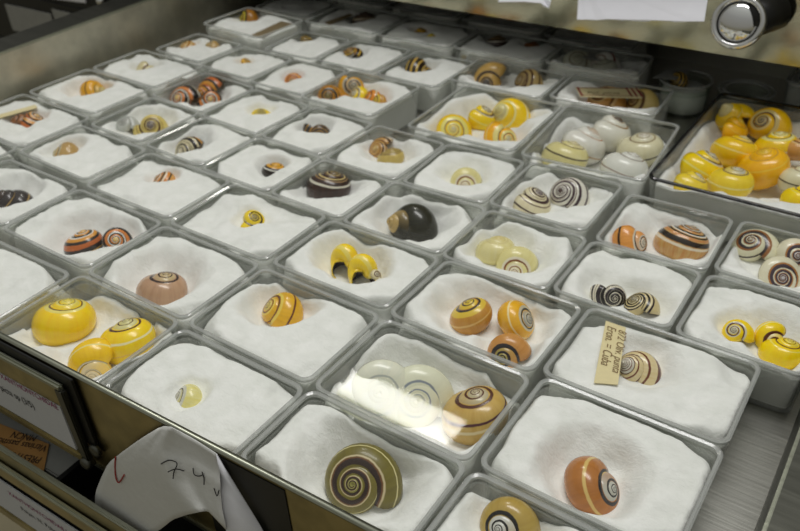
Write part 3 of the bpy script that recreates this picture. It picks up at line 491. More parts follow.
def shell_material(name, base, streak, bands, apex, apex_from=1.3, gloss=0.22, streak_amt=0.45, apex_bands=True):
    """bands: (angle round the whorl in degrees, width in degrees, sRGB). u = whorls back from the mouth, v = angle"""
    mt, nt, out = new_mat(name)
    b = node(nt, 'ShaderNodeBsdfPrincipled', Roughness=gloss)
    b.inputs['Coat Weight'].default_value = 0.25
    b.inputs['Coat Roughness'].default_value = 0.1
    uv = node(nt, 'ShaderNodeUVMap')
    sp = node(nt, 'ShaderNodeSeparateXYZ')
    nt.links.new(uv.outputs[0], sp.inputs[0])
    tc = node(nt, 'ShaderNodeTexCoord')
    # growth streaks run across the whorl
    mp = node(nt, 'ShaderNodeMapping')
    mp.inputs['Scale'].default_value = (34, 2.2, 1)
    n1 = node(nt, 'ShaderNodeTexNoise', Scale=1.0, Detail=4.0, Roughness=0.7)
    nt.links.new(uv.outputs[0], mp.inputs[0])
    nt.links.new(mp.outputs[0], n1.inputs['Vector'])
    st = node(nt, 'ShaderNodeMapRange')
    st.inputs['From Min'].default_value = 0.4
    st.inputs['From Max'].default_value = 0.68
    st.inputs['To Max'].default_value = streak_amt
    nt.links.new(n1.outputs['Fac'], st.inputs['Value'])
    m1 = node(nt, 'ShaderNodeMix', data_type='RGBA')
    m1.inputs[6].default_value = lin(base)
    m1.inputs[7].default_value = lin(streak)
    nt.links.new(st.outputs[0], m1.inputs[0])
    col = m1.outputs[2]
    # apex tone
    ap = node(nt, 'ShaderNodeMapRange')
    ap.inputs['From Min'].default_value = apex_from
    ap.inputs['From Max'].default_value = apex_from + 0.45
    nt.links.new(sp.outputs['X'], ap.inputs['Value'])
    m2 = node(nt, 'ShaderNodeMix', data_type='RGBA')
    m2.inputs[7].default_value = lin(apex)
    nt.links.new(ap.outputs[0], m2.inputs[0])
    nt.links.new(col, m2.inputs[6])
    col = m2.outputs[2]
    # wobble of the bands
    n2 = node(nt, 'ShaderNodeTexNoise', Scale=9.0, Detail=2.0)
    nt.links.new(uv.outputs[0], n2.inputs['Vector'])
    wob = node(nt, 'ShaderNodeMath', operation='MULTIPLY_ADD')
    wob.inputs[1].default_value = 0.02
    nt.links.new(n2.outputs['Fac'], wob.inputs[0])
    nt.links.new(sp.outputs['Y'], wob.inputs[2])
    for ang, wid, c in bands:
        if ang >= 84:
            ang, wid = ang - 9, wid * 1.15
        v = (ang + 180) / 360 + 0.01
        sb = node(nt, 'ShaderNodeMath', operation='SUBTRACT')
        sb.inputs[1].default_value = v
        nt.links.new(wob.outputs[0], sb.inputs[0])
        ab = node(nt, 'ShaderNodeMath', operation='ABSOLUTE')
        nt.links.new(sb.outputs[0], ab.inputs[0])
        mr = node(nt, 'ShaderNodeMapRange')
        h = wid / 720
        mr.inputs['From Min'].default_value = h + 0.004
        mr.inputs['From Max'].default_value = max(h - 0.004, 0)
        nt.links.new(ab.outputs[0], mr.inputs['Value'])
        mm = node(nt, 'ShaderNodeMix', data_type='RGBA')
        mm.inputs[7].default_value = lin(c)
        nt.links.new(mr.outputs[0], mm.inputs[0])
        nt.links.new(col, mm.inputs[6])
        col = mm.outputs[2]
    nt.links.new(col, b.inputs['Base Color'])
    bp = node(nt, 'ShaderNodeBump', Strength=0.08, Distance=0.0004)
    nt.links.new(n1.outputs['Fac'], bp.inputs['Height'])
    nt.links.new(bp.outputs[0], b.inputs['Normal'])
    nt.links.new(b.outputs[0], out.inputs[0])
    return mt


M = {}
M['cotton'] = cotton_material()
M['clear'] = clear_plastic('clear_plastic', (0.985, 0.99, 0.98), 0.022, 0.6, rough=0.035)
M['wall'] = clear_plastic('clear_wall', (0.98, 0.985, 0.975), 0.03, 0.45, 0.18, (0.80, 0.81, 0.79))
M['dark_edge'] = clear_plastic('dark_edge', (0.2, 0.2, 0.2), 0.05, 0.4, 0.6, (0.02, 0.02, 0.02), 0.08)
M['edge'] = clear_plastic('clear_edge', (0.86, 0.87, 0.85), 0.05, 0.45, 0.40, (0.62, 0.63, 0.61), 0.08)
M['glass'] = clear_plastic('pot_glass', (0.93, 0.95, 0.93), 0.05, 0.85)
M['steel'] = brushed('drawer_steel', (176, 175, 168), 0.34)
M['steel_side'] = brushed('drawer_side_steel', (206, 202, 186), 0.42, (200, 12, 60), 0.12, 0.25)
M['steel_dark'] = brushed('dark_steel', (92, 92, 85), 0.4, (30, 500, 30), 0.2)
M['lip'] = brushed('bright_edge_steel', (168, 170, 154), 0.36)
M['front'] = brushed('olive_steel', (178, 164, 118), 0.33, (60, 60, 60), 0.15, 0.4)
M['black'] = plain('black_metal', (22, 22, 20), 0.45, 0.3)
M['cab'] = plain('cabinet_dark', (52, 52, 48), 0.55, 0.2)
M['upper'] = brushed('upper_front_steel', (176, 172, 150), 0.12, (40, 6, 40), 0.08, 0.12)
M['chrome'] = plain('chrome', (225, 225, 225), 0.06, 1.0)
M['paper'] = plain('white_paper', (226, 226, 232), 0.85, 0, 60, 0.05, 0.1, 0.2)
M['note'] = plain('note_paper', (204, 204, 200), 0.9, 0, 300, 0.05, 0.25, 0.1)
M['card'] = plain('card_white', (190, 191, 194), 0.8, 0, 200, 0.04, 0.0, 0.2)
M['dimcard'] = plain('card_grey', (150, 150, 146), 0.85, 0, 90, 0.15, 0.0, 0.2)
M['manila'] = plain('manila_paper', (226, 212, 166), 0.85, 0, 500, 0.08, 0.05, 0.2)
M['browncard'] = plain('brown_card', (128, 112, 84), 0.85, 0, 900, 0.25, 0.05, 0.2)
M['sticker'] = plain('orange_sticker', (190, 142, 84), 0.8, 0, 500, 0.08, 0.0, 0.2)
M['ink'] = plain('black_ink', (24, 22, 22), 0.8)
M['brownink'] = plain('brown_ink', (132, 106, 70), 0.8)
M['purple'] = plain('purple_ink', (140, 40, 96), 0.8)
M['red'] = plain('red_ink', (150, 40, 34), 0.8)
M['redline'] = plain('red_border', (140, 24, 34), 0.8)
M['floor'] = plain('room_floor', (150, 140, 112), 0.6, 0, 8, 0.2)
M['mouth_dark'] = plain('shell_mouth_dark', (46, 24, 24), 0.25, 0, 400, 0.5)
M['mouth_pale'] = plain('shell_mouth_pale', (196, 180, 160), 0.3)

BR, DK, BK, WH, CR = (84, 42, 24), (48, 28, 24), (26, 22, 20), (238, 236, 226), (226, 214, 176)
YE, YD, OR = (246, 210, 20), (228, 178, 10), (206, 122, 40)
# base, streak, bands, apex, apex_from
STY = {
 'yellow_plain': ((246, 210, 24), (232, 180, 14), [(90, 7, BR), (74, 12, (236, 222, 120))], (240, 220, 90), 1.2),
 'yellow_white': ((248, 212, 30), (236, 186, 16), [(90, 8, BR), (30, 7, (252, 244, 190)), (-8, 3, (236, 190, 90))], (222, 214, 150), .9),
 'yellow_cream': ((240, 200, 30), (224, 176, 20), [(90, 9, BR), (80, 6, CR), (20, 6, (244, 232, 150))], (226, 208, 168), .75),
 'pale_lemon': ((232, 220, 130), (240, 236, 200), [(88, 14, DK), (68, 22, (214, 212, 196))], (180, 176, 160), 1.0),
 'olive': ((118, 108, 36), (96, 84, 32), [(88, 15, (46, 26, 18)), (69, 4, (110, 64, 30)), (64, 5, (206, 190, 150)), (26, 4, (226, 216, 160))], (140, 136, 66), 1.5),
 'khaki': ((186, 158, 78), (166, 134, 60), [(90, 12, BK), (-10, 4, (120, 90, 50))], (205, 204, 196), .8),
 'chestnut': ((184, 118, 50), (154, 92, 38), [(90, 12, (40, 36, 36)), (32, 10, (220, 188, 112))], (196, 194, 182), .85),
 'tiger': ((36, 28, 22), (60, 40, 26), [(84, 8, WH), (62, 20, (220, 150, 50)), (26, 22, (196, 104, 44)), (-12, 7, (214, 170, 84)), (-50, 24, (150, 84, 40))], (214, 170, 60), 1.9),
 'tiger_spiral': ((30, 26, 24), (60, 40, 30), [(88, 6, WH), (62, 20, (214, 130, 60)), (14, 9, (236, 228, 206)), (-20, 20, (190, 110, 50))], (226, 206, 90), 1.7),
 'pinkish': ((196, 158, 124), (170, 124, 96), [(90, 10, DK)], (204, 180, 134), 1.0),
 'amber_line': ((222, 174, 40), (206, 150, 34), [(88, 9, (110, 66, 30)), (66, 12, (236, 208, 90)), (14, 7, (96, 34, 24)), (-46, 6, BR)], (214, 196, 120), 1.2),
 'milky': ((232, 232, 210), (216, 220, 204), [(92, 5, (180, 184, 176)), (6, 4, DK), (-6, 8, (216, 190, 110))], (222, 224, 204), .8),
 'milky_blue': ((232, 232, 206), (222, 222, 196), [(90, 6, (140, 148, 158)), (2, 4, (40, 40, 60))], (226, 224, 196), .8),
 'gold_lines': ((206, 172, 92), (186, 144, 62), [(90, 10, BR), (28, 7, (84, 44, 50)), (8, 8, (226, 208, 160))], (196, 184, 150), 1.0),
 'black_gold': ((44, 34, 30), (26, 20, 20), [(10, 6, (170, 140, 80))], (60, 44, 32), 1.5),
 'tricolour': ((214, 160, 84), (196, 138, 66), [(78, 12, OR), (60, 14, BK), (44, 8, WH), (28, 16, (214, 130, 44)), (12, 9, BK)], (200, 180, 130), 1.4),
 'lemon_line': ((236, 208, 40), (222, 186, 24), [(88, 12, DK), (8, 6, DK), (18, 8, (244, 238, 180))], (190, 170, 90), 1.2),
 'yellow_mouth': ((240, 210, 44), (222, 184, 30), [(88, 9, BR), (-30, 30, (244, 224, 110))], (230, 220, 150), 1.0),
 'cream_brown': ((226, 214, 170), (206, 186, 130), [(88, 16, BR), (10, 8, (150, 110, 60))], (216, 208, 180), 1.0),
 'orange_gold': ((204, 148, 54), (182, 118, 40), [(88, 12, (60, 52, 40)), (60, 26, (226, 192, 60)), (12, 7, (226, 186, 110))], (236, 208, 60), 1.0),
 'gold_grey': ((226, 176, 50), (212, 154, 40), [(90, 12, BK), (74, 12, (206, 196, 166)), (22, 8, (246, 228, 170))], (170, 166, 154), 1.05),
 'orange_ring': ((206, 146, 72), (190, 124, 56), [(88, 18, (42, 36, 38)), (-14, 14, (222, 190, 74))], (160, 146, 74), .85),
 'cream_bands': ((226, 208, 162), (210, 184, 120), [(84, 9, BR), (48, 9, (110, 52, 28)), (-2, 24, (96, 40, 24)), (-24, 12, (206, 168, 110))], (214, 208, 192), 1.4),
 'tan_edge': ((190, 154, 88), (170, 130, 66), [(84, 16, BK), (66, 8, CR)], (206, 190, 140), 1.1),
 'yellow_dark': ((226, 206, 120), (206, 176, 84), [(88, 11, (80, 44, 24)), (60, 5, (130, 96, 60))], (140, 136, 132), 1.3),
 'glassy': ((190, 192, 186), (210, 212, 206), [(88, 8, (120, 118, 112))], (170, 170, 164), 1.0),
 'zebra_orange': ((40, 34, 32), (56, 44, 36), [(86, 9, CR), (64, 9, CR), (34, 10, (228, 214, 176)), (6, 16, (204, 146, 60))], (214, 206, 190), 1.9),
 'black_orange_top': ((34, 26, 24), (52, 36, 30), [(72, 26, (220, 160, 44)), (38, 9, WH)], (226, 170, 50), 1.0),
 'dark_banded': ((52, 34, 30), (74, 44, 34), [(84, 7, (204, 180, 120)), (60, 6, (150, 120, 80)), (34, 9, (224, 218, 200))], (70, 54, 40), 1.5),
 'black_olive': ((38, 37, 28), (52, 50, 36), [(88, 10, (120, 100, 60))], (190, 162, 104), 1.1),
 'ivory_plain': ((228, 216, 150), (234, 226, 180), [(88, 6, (214, 198, 140))], (224, 206, 140), 1.3),
 'ivory_brown': ((232, 222, 158), (224, 208, 130), [(86, 14, (136, 78, 40)), (70, 12, (236, 226, 200))], (230, 220, 196), 1.0),
 'zebra': ((236, 230, 212), (220, 206, 170), [(84, 16, BK), (54, 22, (44, 34, 40)), (16, 14, (44, 34, 40)), (34, 3, BR)], (226, 216, 196), 2.2),
 'beige_zebra': ((214, 196, 146), (200, 180, 128), [(82, 12, BK), (60, 12, BK), (38, 10, (40, 26, 36)), (49, 7, (232, 218, 176))], (200, 190, 160), 1.8),
 'lemon_curl': ((248, 212, 24), (236, 190, 14), [(88, 14, (84, 38, 44)), (70, 10, (214, 208, 180)), (14, 6, (250, 240, 130))], (206, 202, 176), 1.05),
 'lemon_ring': ((248, 212, 24), (238, 196, 16), [(88, 18, (90, 44, 30)), (10, 8, (250, 244, 170))], (236, 226, 196), .85),
 'lemon': ((248, 214, 24), (238, 192, 14), [(90, 7, (110, 70, 30)), (60, 5, (250, 236, 110))], (244, 220, 80), 1.3),
 'rust': ((150, 96, 52), (124, 74, 40), [(84, 12, DK)], (130, 90, 60), 1.2),
 'gold_stripe': ((222, 166, 38), (206, 146, 28), [(20, 7, DK), (88, 8, (180, 150, 80))], (200, 180, 110), 1.6),
 'orange_cream': ((206, 150, 60), (190, 126, 44), [(70, 12, (220, 204, 160)), (30, 10, (224, 210, 170)), (50, 5, BR)], (190, 160, 100), 1.5),
 'brown_yellow': ((176, 120, 40), (150, 96, 32), [(84, 20, (228, 206, 60)), (56, 18, BK)], (226, 204, 70), 1.2),
 'orange_dot': ((226, 176, 44), (206, 146, 34), [(84, 14, (110, 90, 50))], (200, 160, 80), 1.2),
 'red_arcs': ((206, 112, 40), (226, 150, 60), [(84, 12, (120, 48, 24)), (54, 12, (226, 170, 70)), (20, 12, (90, 36, 24))], (180, 160, 110), 1.2),
 'amber_black': ((214, 150, 34), (190, 120, 30), [(86, 20, (50, 40, 26)), (50, 10, (60, 44, 26)), (-10, 14, (222, 150, 40))], (180, 160, 90), 1.3),
 'amber_grey': ((222, 166, 34), (206, 140, 26), [(86, 18, (70, 60, 50)), (66, 12, (180, 172, 150))], (190, 184, 164), .8),
 'amber_white': ((218, 140, 34), (200, 116, 30), [(84, 10, BR), (30, 14, (234, 222, 190))], (214, 160, 60), 1.3),
 'black_orange': ((50, 46, 44), (74, 66, 60), [(76, 7, (190, 140, 60)), (46, 6, (196, 146, 66)), (14, 6, (180, 130, 60))], (170, 160, 140), 1.6),
 'brown_bands': ((206, 160, 92), (186, 136, 70), [(84, 12, (196, 150, 70)), (70, 8, (110, 66, 40)), (40, 16, (60, 34, 24)), (24, 7, (236, 226, 200)), (8, 7, (130, 80, 50))], (222, 196, 130), 1.5),
 'khaki_lines': ((206, 182, 104), (190, 160, 80), [(80, 6, DK), (62, 6, DK), (50, 5, BR)], (200, 170, 100), 1.5),
 'wasp': ((44, 34, 24), (60, 44, 26), [(78, 10, (214, 180, 84)), (46, 10, (214, 176, 80)), (16, 12, (206, 166, 76)), (-16, 12, (214, 180, 90))], (190, 160, 90), 2.0),
 'wasp_white': ((40, 32, 28), (70, 48, 34), [(78, 10, (206, 150, 60)), (44, 12, (220, 180, 60)), (12, 10, (214, 208, 196))], (160, 120, 80), 2.0),
 'dim_brown': ((96, 78, 64), (76, 60, 50), [(30, 9, (190, 176, 150)), (84, 8, DK)], (80, 66, 56), 1.5),
 'tan_eye': ((216, 176, 98), (200, 154, 76), [(88, 14, (90, 74, 60)), (4, 8, (110, 70, 40))], (96, 92, 88), 1.2),
 'tan_stripes': ((206, 178, 116), (190, 158, 92), [(84, 12, BR), (44, 12, (88, 54, 36)), (0, 11, (88, 54, 36))], (190, 170, 130), 1.6),
 'tan_orange': ((222, 166, 90), (206, 140, 66), [(88, 14, (120, 76, 50)), (64, 12, (230, 196, 140))], (190, 160, 130), 1.1),
 'tan_yellow': ((216, 190, 116), (204, 172, 90), [(84, 18, (110, 78, 50))], (190, 160, 110), 1.2),
 'grey_white': ((206, 206, 190), (190, 190, 172), [(88, 8, (130, 120, 90))], (180, 180, 160), 1.2),
 'white_red': ((222, 220, 212), (206, 202, 192), [(30, 14, (130, 60, 44)), (88, 8, (140, 110, 90))], (206, 200, 190), 1.4),
 'lemon_spiral': ((246, 206, 30), (232, 186, 20), [(88, 10, (150, 120, 80)), (66, 22, (244, 232, 130)), (0, 8, (250, 226, 90))], (216, 208, 186), 1.5),
 'lemon_band': ((242, 206, 36), (226, 182, 22), [(88, 8, BR), (70, 16, (240, 230, 150)), (8, 8, (250, 244, 200))], (216, 206, 150), 1.3),
 'amber_spiral': ((240, 180, 36), (226, 156, 24), [(88, 10, (120, 84, 50)), (64, 26, (238, 224, 140)), (10, 6, (246, 230, 150))], (206, 200, 190), 1.4),
 'white_amber': ((236, 234, 226), (228, 224, 208), [(0, 5, (190, 140, 60)), (90, 6, (170, 110, 60))], (206, 190, 170), 1.2),
 'pale_yellow_line': ((232, 222, 160), (222, 208, 130), [(20, 6, (50, 34, 34)), (88, 6, BR)], (226, 214, 170), 1.2),
 'white_tip': ((234, 232, 220), (226, 222, 204), [(90, 9, (150, 110, 50))], (90, 84, 80), 1.5),
 'cream_edge': ((232, 226, 192), (222, 212, 170), [(4, 6, (56, 44, 44)), (90, 7, (150, 130, 100))], (222, 216, 200), 1.2),
 'white_edge': ((236, 236, 228), (228, 226, 214), [(0, 4, (130, 90, 60)), (90, 7, (120, 100, 84))], (230, 228, 220), 1.2),
 'cream_spiral': ((230, 220, 186), (216, 200, 156), [(86, 14, (64, 40, 44)), (18, 7, (60, 36, 40)), (52, 5, (80, 50, 44))], (160, 150, 146), 1.6),
 'white_spiral': ((234, 230, 218), (224, 216, 196), [(86, 10, (66, 42, 52)), (50, 12, (60, 40, 50)), (12, 11, (66, 44, 56)), (66, 4, BR)], (90, 74, 66), 2.2),
 'orange_black': ((224, 158, 84), (206, 128, 56), [(88, 14, (40, 34, 34)), (72, 10, (226, 216, 196)), (2, 11, (60, 40, 26))], (220, 208, 190), .9),
 'streaky': ((212, 176, 110), (196, 118, 50), [(84, 10, BK), (68, 6, WH), (58, 7, BK), (30, 20, (44, 34, 28)), (48, 8, (206, 140, 80)), (12, 9, (240, 228, 204))], (190, 176, 140), 1.9),
 'yolk_line': ((244, 204, 40), (230, 180, 24), [(90, 9, (110, 90, 84)), (16, 5, (252, 238, 150))], (226, 212, 150), 1.2),
 'yolk': ((244, 186, 22), (232, 166, 14), [(90, 6, (210, 160, 60)), (34, 4, (250, 210, 70))], (240, 200, 60), 1.4),
 'yolk_eye': ((240, 194, 36), (224, 168, 24), [(90, 14, (84, 36, 40)), (74, 16, (222, 200, 130))], (120, 116, 104), 1.25),
 'lemon_pale': ((238, 212, 70), (228, 196, 50), [(90, 9, (150, 130, 90)), (10, 5, (250, 240, 160))], (206, 202, 180), 1.0),
 'ivory_dark': ((234, 230, 200), (224, 216, 178), [(88, 16, (50, 40, 40)), (66, 12, (150, 96, 50)), (20, 10, (52, 38, 44))], (200, 190, 160), 1.8),
 'ivory_eye': ((232, 226, 200), (222, 212, 176), [(88, 22, (70, 56, 66)), (70, 8, (180, 120, 60)), (0, 5, (60, 44, 50))], (206, 200, 200), 1.4),
}


def rich(c):
    m_ = sum(c) / 3
    if not (c[0] > 210 and c[2] < 90):
        return c
    return tuple(max(0, min(255, m_ + (v - m_) * 1.14 + 3)) for v in c)


SM = {}
for k_, v_ in STY.items():
    SM[k_] = shell_material('shell_' + k_, rich(v_[0]), rich(v_[1]), v_[2], v_[3], v_[4],
                            gloss=0.4 if k_ == 'olive' else 0.24, streak_amt=0.9 if k_ == 'streaky' else 0.5)


# ---------------------------------------------------------------- snail shell meshes (a tube grown along a spiral)
def shell_mesh(name, W, D, a, b, T, turns=4.0, per=30, ring=28):
    bm = bmesh.new()
    uvl = bm.loops.layers.uv.new('UVMap')
    n = int(turns * per)
    rows = []

    def pt(k, phi, thin=1.0):
        k = k - 0.075 * math.sin(phi) * math.exp(-k * 6)      # slanting mouth
        th = -2 * math.pi * k          # dextral: clockwise seen from the tip
        r = W ** (-k) * (1 - 0.10 * math.exp(-max(k, 0) * 5))
        flare = 1.0 + 0.04 * max(0.0, 1 - abs(k) * 22)
        rho = D * r + a * r * thin * flare * math.cos(phi)
        z = -T * r - (0.10 * max(0.0, 1 - k * 3) ** 2) + b * r * thin * flare * math.sin(phi)
        return Vector((rho * math.cos(-th), rho * math.sin(-th), z))
    for i in range(n + 1):
        k = i / per
        rows.append([(bm.verts.new(pt(k, -math.pi + 2 * math.pi * j / ring)), k, j / ring) for j in range(ring)])

    def quad(A, B, j, mi, flip=False):
        j2 = (j + 1) % ring
        vs = [A[j], B[j], B[j2], A[j2]]
        vv = [(A[j][1], j / ring), (B[j][1], j / ring), (B[j][1], (j + 1) / ring), (A[j][1], (j + 1) / ring)]
        if flip:
            vs.reverse()
            vv.reverse()
        f = bm.faces.new([x[0] for x in vs])
        f.material_index = mi
        f.smooth = True
        for l, t in zip(f.loops, vv):
            l[uvl].uv = t
    for i in range(n):
        for j in range(ring):
            quad(rows[i], rows[i + 1], j, 0)
    # tip
    f = bm.faces.new([x[0] for x in rows[-1]])
    for l in f.loops:
        l[uvl].uv = (turns, 0.8)
    # inside of the mouth
    inner = []
    for i in range(9):
        k = i / per
        inner.append([(bm.verts.new(pt(k, -math.pi + 2 * math.pi * j / ring, 0.93 - 0.012 * i)), k, j / ring) for j in range(ring)])
    for j in range(ring):
        quad(inner[0], rows[0], j, 0)
    for i in range(8):
        for j in range(ring):
            quad(inner[i + 1], inner[i], j, 1)
    f = bm.faces.new([x[0] for x in inner[-1]])
    f.material_index = 1
    bmesh.ops.recalc_face_normals(bm, faces=list(bm.faces))
    lo = Vector((min(v.co.x for v in bm.verts), min(v.co.y for v in bm.verts), min(v.co.z for v in bm.verts)))
    hi = Vector((max(v.co.x for v in bm.verts), max(v.co.y for v in bm.verts), max(v.co.z for v in bm.verts)))
    c = (lo + hi) / 2
    s = 2.0 / max(hi.x - lo.x, hi.y - lo.y)
    for v in bm.verts:
        v.co = (v.co - c) * s
    me = bpy.data.meshes.new(name)
    bm.to_mesh(me)
    bm.free()
    me.materials.append(SM['lemon'])
    me.materials.append(M['mouth_pale'])
    return me


SHAPES = {
    'globe': shell_mesh('globe_shell', 2.05, 0.42, 0.58, 0.62, 0.80),
    'low': shell_mesh('low_shell', 1.85, 0.46, 0.54, 0.48, 0.58),
    'flat': shell_mesh('flat_shell', 1.75, 0.46, 0.54, 0.40, 0.46),
    'tall': shell_mesh('tall_shell', 1.75, 0.38, 0.56, 0.64, 1.20),
}


# ---------------------------------------------------------------- the setting
bm = bmesh.new()
box(bm, -60, 40, -50, 40, -15.4, -15.0)
tag(mesh_obj('floor', bm, M['floor']), kind='structure', label='dull brown floor of the collection room', cat='floor')
bm = bmesh.new()
box(bm, -60, 40, 40, 41, -15, 16)
tag(mesh_obj('wall_back', bm, plain('back_wall', (120, 118, 108), 0.9)), kind='structure', label='plain wall behind the cabinets', cat='wall')

FZ = -0.35     # drawer floor
PHI = 0.045    # the drawer front stands very slightly askew to the rows of boxes
FO = Vector((0, -2.128, 0))
FU = Vector((math.cos(PHI), math.sin(PHI), 0))
FN = Vector((math.sin(PHI), -math.cos(PHI), 0))


def F(p):
    """drawer-front frame: s along the front, t outwards from its face, z up"""
    return FO + FU * p[0] + FN * p[1] + Vector((0, 0, p[2]))


# ---------------------------------------------------------------- cabinet
cab = empty('storage_cabinet', (-1.5, 4.6, -15.0))
tag(cab, 'dark metal storage cabinet from which the specimen drawer is pulled out', 'cabinet')


def cpart(name, mat, *boxes, bev=0.0):
    b_ = bmesh.new()
    for q in boxes:
        box(b_, *q)
    if bev:
        bevel(b_, bev)
    for v in b_.verts:
        v.co -= Vector((-1.5, 4.6, -15.0))
    return mesh_obj(name, b_, mat, cab)


cpart('side_panel', M['cab'], (-6.75, -6.62, 3.96, 12.0, -15.0, 3.4))
cpart('side_panel', M['cab'], (3.35, 3.48, 3.96, 12.0, -15.0, 3.4))
cpart('back_panel', M['cab'], (-6.6, 3.33, 11.9, 12.0, -15.0, 3.4))
cpart('top_panel', M['cab'], (-6.75, 3.48, 3.96, 12.0, 3.42, 3.5))

# closed drawers above
for i_, z0 in enumerate((0.50, 1.47, 2.44)):
    d_ = empty('closed_drawer', (-1.6, 3.95, z0))
    tag(d_, ('closed drawer with a polished mirror-like front just above the open drawer',
             'closed polished drawer second above the open drawer',
             'closed polished drawer third above the open drawer')[i_], 'drawer', 'closed drawers above the open one')
    b_ = bmesh.new()
    box(b_, -4.95, 4.9, 0, 0.05, 0.0, 0.94)
    bevel(b_, 0.012)
    mesh_obj('front_panel', b_, M['upper'], d_)
    b_ = bmesh.new()
    box(b_, -4.9, 4.85, 0.055, 7.6, 0.03, 0.06)
    mesh_obj('drawer_bottom', b_, M['cab'], d_)

# round chrome lens-like knob on the closed drawer
kn = empty('drawer_knob', (1.27, 3.60, 0.94))
tag(kn, 'round chrome knob with a domed mirror face on the closed upper drawer', 'knob')
axis = Vector((0.02, -0.95, 0.30)).normalized()
rot = axis.to_track_quat('Z', 'Y').to_matrix()


def lathe(prof, n=40, ctr=Vector((0, 0, 0)), R3=None):
    b_ = bmesh.new()
    rings = []
    for r_, z_ in prof:
        ring = [Vector((r_ * math.cos(2 * math.pi * k / n), r_ * math.sin(2 * math.pi * k / n), z_)) for k in range(n)]
        rings.append([(R3 @ q if R3 else q) + ctr for q in ring])
    loft(b_, rings, prof[0][0] > 0, prof[-1][0] > 0)
    return b_


prof = [(0.205 + 0.028 * math.cos(a), 0.03 + 0.028 * math.sin(a)) for a in [2 * math.pi * k / 12 for k in range(12)]]
b_ = bmesh.new()
loft(b_, [[rot @ Vector((r_ * math.cos(2 * math.pi * k / 48), r_ * math.sin(2 * math.pi * k / 48), z_)) for k in range(48)] for r_, z_ in prof], closed=True)
mesh_obj('outer_ring', b_, M['chrome'], kn, smooth=True)
prof = [(0.185, -0.03), (0.185, 0.0)] + [(0.178 * math.cos(a), 0.09 * math.sin(a)) for a in [math.pi / 2 * k / 8 for k in range(8)]] + [(0.004, 0.09)]
mesh_obj('domed_face', lathe(prof, 48, R3=rot), M['chrome'], kn, smooth=True)
prof = [(0.235, 0.002), (0.235, -0.03), (0.2, -0.05), (0.17, -0.05)]
mesh_obj('rim', lathe(prof, 48, R3=rot), M['steel_dark'], kn, smooth=True)
b_ = bmesh.new()
tube(b_, [(0.02, 0.06, 0.0), (0.12, 0.17, 0.02), (0.24, 0.345, 0.05)], 0.17, 32)
mesh_obj('stem', b_, M['black'], kn, smooth=True)


def sheet(name, pts, th, mat, label, cat, group=None, parent=None, nu=1):
    """flat sheet with corner points pts (drawing units) and thickness th"""
    b_ = bmesh.new()
    P = [Vector(q) for q in pts]
    nrm = (P[1] - P[0]).cross(P[-1] - P[0]).normalized()
    o0 = sum(P, Vector()) / len(P)
    a_ = [b_.verts.new(q - o0) for q in P]
    c_ = [b_.verts.new(q - o0 - nrm * th) for q in P]
    b_.faces.new(a_)
    b_.faces.new(list(reversed(c_)))
    for i in range(len(P)):
        j = (i + 1) % len(P)
        b_.faces.new((a_[j], a_[i], c_[i], c_[j]))
    bmesh.ops.recalc_face_normals(b_, faces=list(b_.faces))
    o = mesh_obj(name, b_, mat, parent, o0)
    if label:
        tag(o, label, cat, group)
    return o


random.seed(4)
top = [(0.88, 3.93, 1.20), (-0.42, 3.93, 1.06)]
torn = [(-0.227 + 1.224 * k / 24, 3.50, 0.780 + 0.151 * k / 24 + random.uniform(-0.006, 0.008)) for k in range(25)]
sheet('paper_tag', top + torn, 0.006, M['paper'],
      'large white paper tag with a torn lower edge sticking out from the upper drawer', 'paper')
sheet('paper_tag', [(-0.72, 3.93, 1.02), (-1.30, 3.93, 0.98), (-1.12, 3.50, 0.83), (-0.821, 3.50, 0.872), (-0.63, 3.50, 0.883), (-0.605, 3.50, 0.856), (-0.538, 3.50, 0.845), (-0.533, 3.52, 0.90)], 0.006,
      M['paper'], 'small white paper scrap with a notched corner on the upper drawer', 'paper')

# neighbouring cabinet seen over the side of the drawer, with its label cards
nb = empty('neighbouring_cabinet', (-11.5, 4.2, -15.0))
tag(nb, 'dark neighbouring cabinet in shadow beyond the drawer side', 'cabinet')
off = Vector((-11.5, 4.2, -15.0))
b_ = bmesh.new()
box(b_, -18, -6.8, 4.02, 8.0, -15.0, 3.4)
for v in b_.verts:
    v.co -= off
mesh_obj('body', b_, M['cab'], nb)
for z0 in (-3.4, -2.43, -1.46, -0.49, 0.48):
    b_ = bmesh.new()
    box(b_, -17.8, -6.95, 3.98, 4.02, z0 + 0.03, z0 + 0.93)
    bevel(b_, 0.01, 1)
    for v in b_.verts:
        v.co -= off
    mesh_obj('drawer_front', b_, M['black'], nb)
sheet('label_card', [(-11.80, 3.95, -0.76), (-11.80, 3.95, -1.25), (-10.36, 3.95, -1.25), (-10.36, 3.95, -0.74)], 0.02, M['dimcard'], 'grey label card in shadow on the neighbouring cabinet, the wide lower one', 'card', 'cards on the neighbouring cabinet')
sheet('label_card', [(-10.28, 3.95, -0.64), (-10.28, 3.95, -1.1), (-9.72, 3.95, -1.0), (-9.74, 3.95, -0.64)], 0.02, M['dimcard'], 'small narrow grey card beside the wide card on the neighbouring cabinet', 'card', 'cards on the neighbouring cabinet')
sheet('label_card', [(-10.6, 3.95, -0.10), (-10.6, 3.95, -0.47), (-9.2, 3.95, -0.39), (-9.2, 3.95, -0.10)], 0.02, M['paper'], 'white label card highest on the neighbouring cabinet', 'card', 'cards on the neighbouring cabinet')
k2 = lathe([(0.09, 0.0), (0.09, 0.05), (0.06, 0.08), (0.004, 0.09)], 20, R3=Vector((0, -1, 0)).to_track_quat('Z', 'Y').to_matrix())
tag(mesh_obj('drawer_knob', k2, M['chrome'], None, (-8.75, 3.97, -0.30), True), 'tiny bright chrome knob on the dark neighbouring cabinet', 'knob')

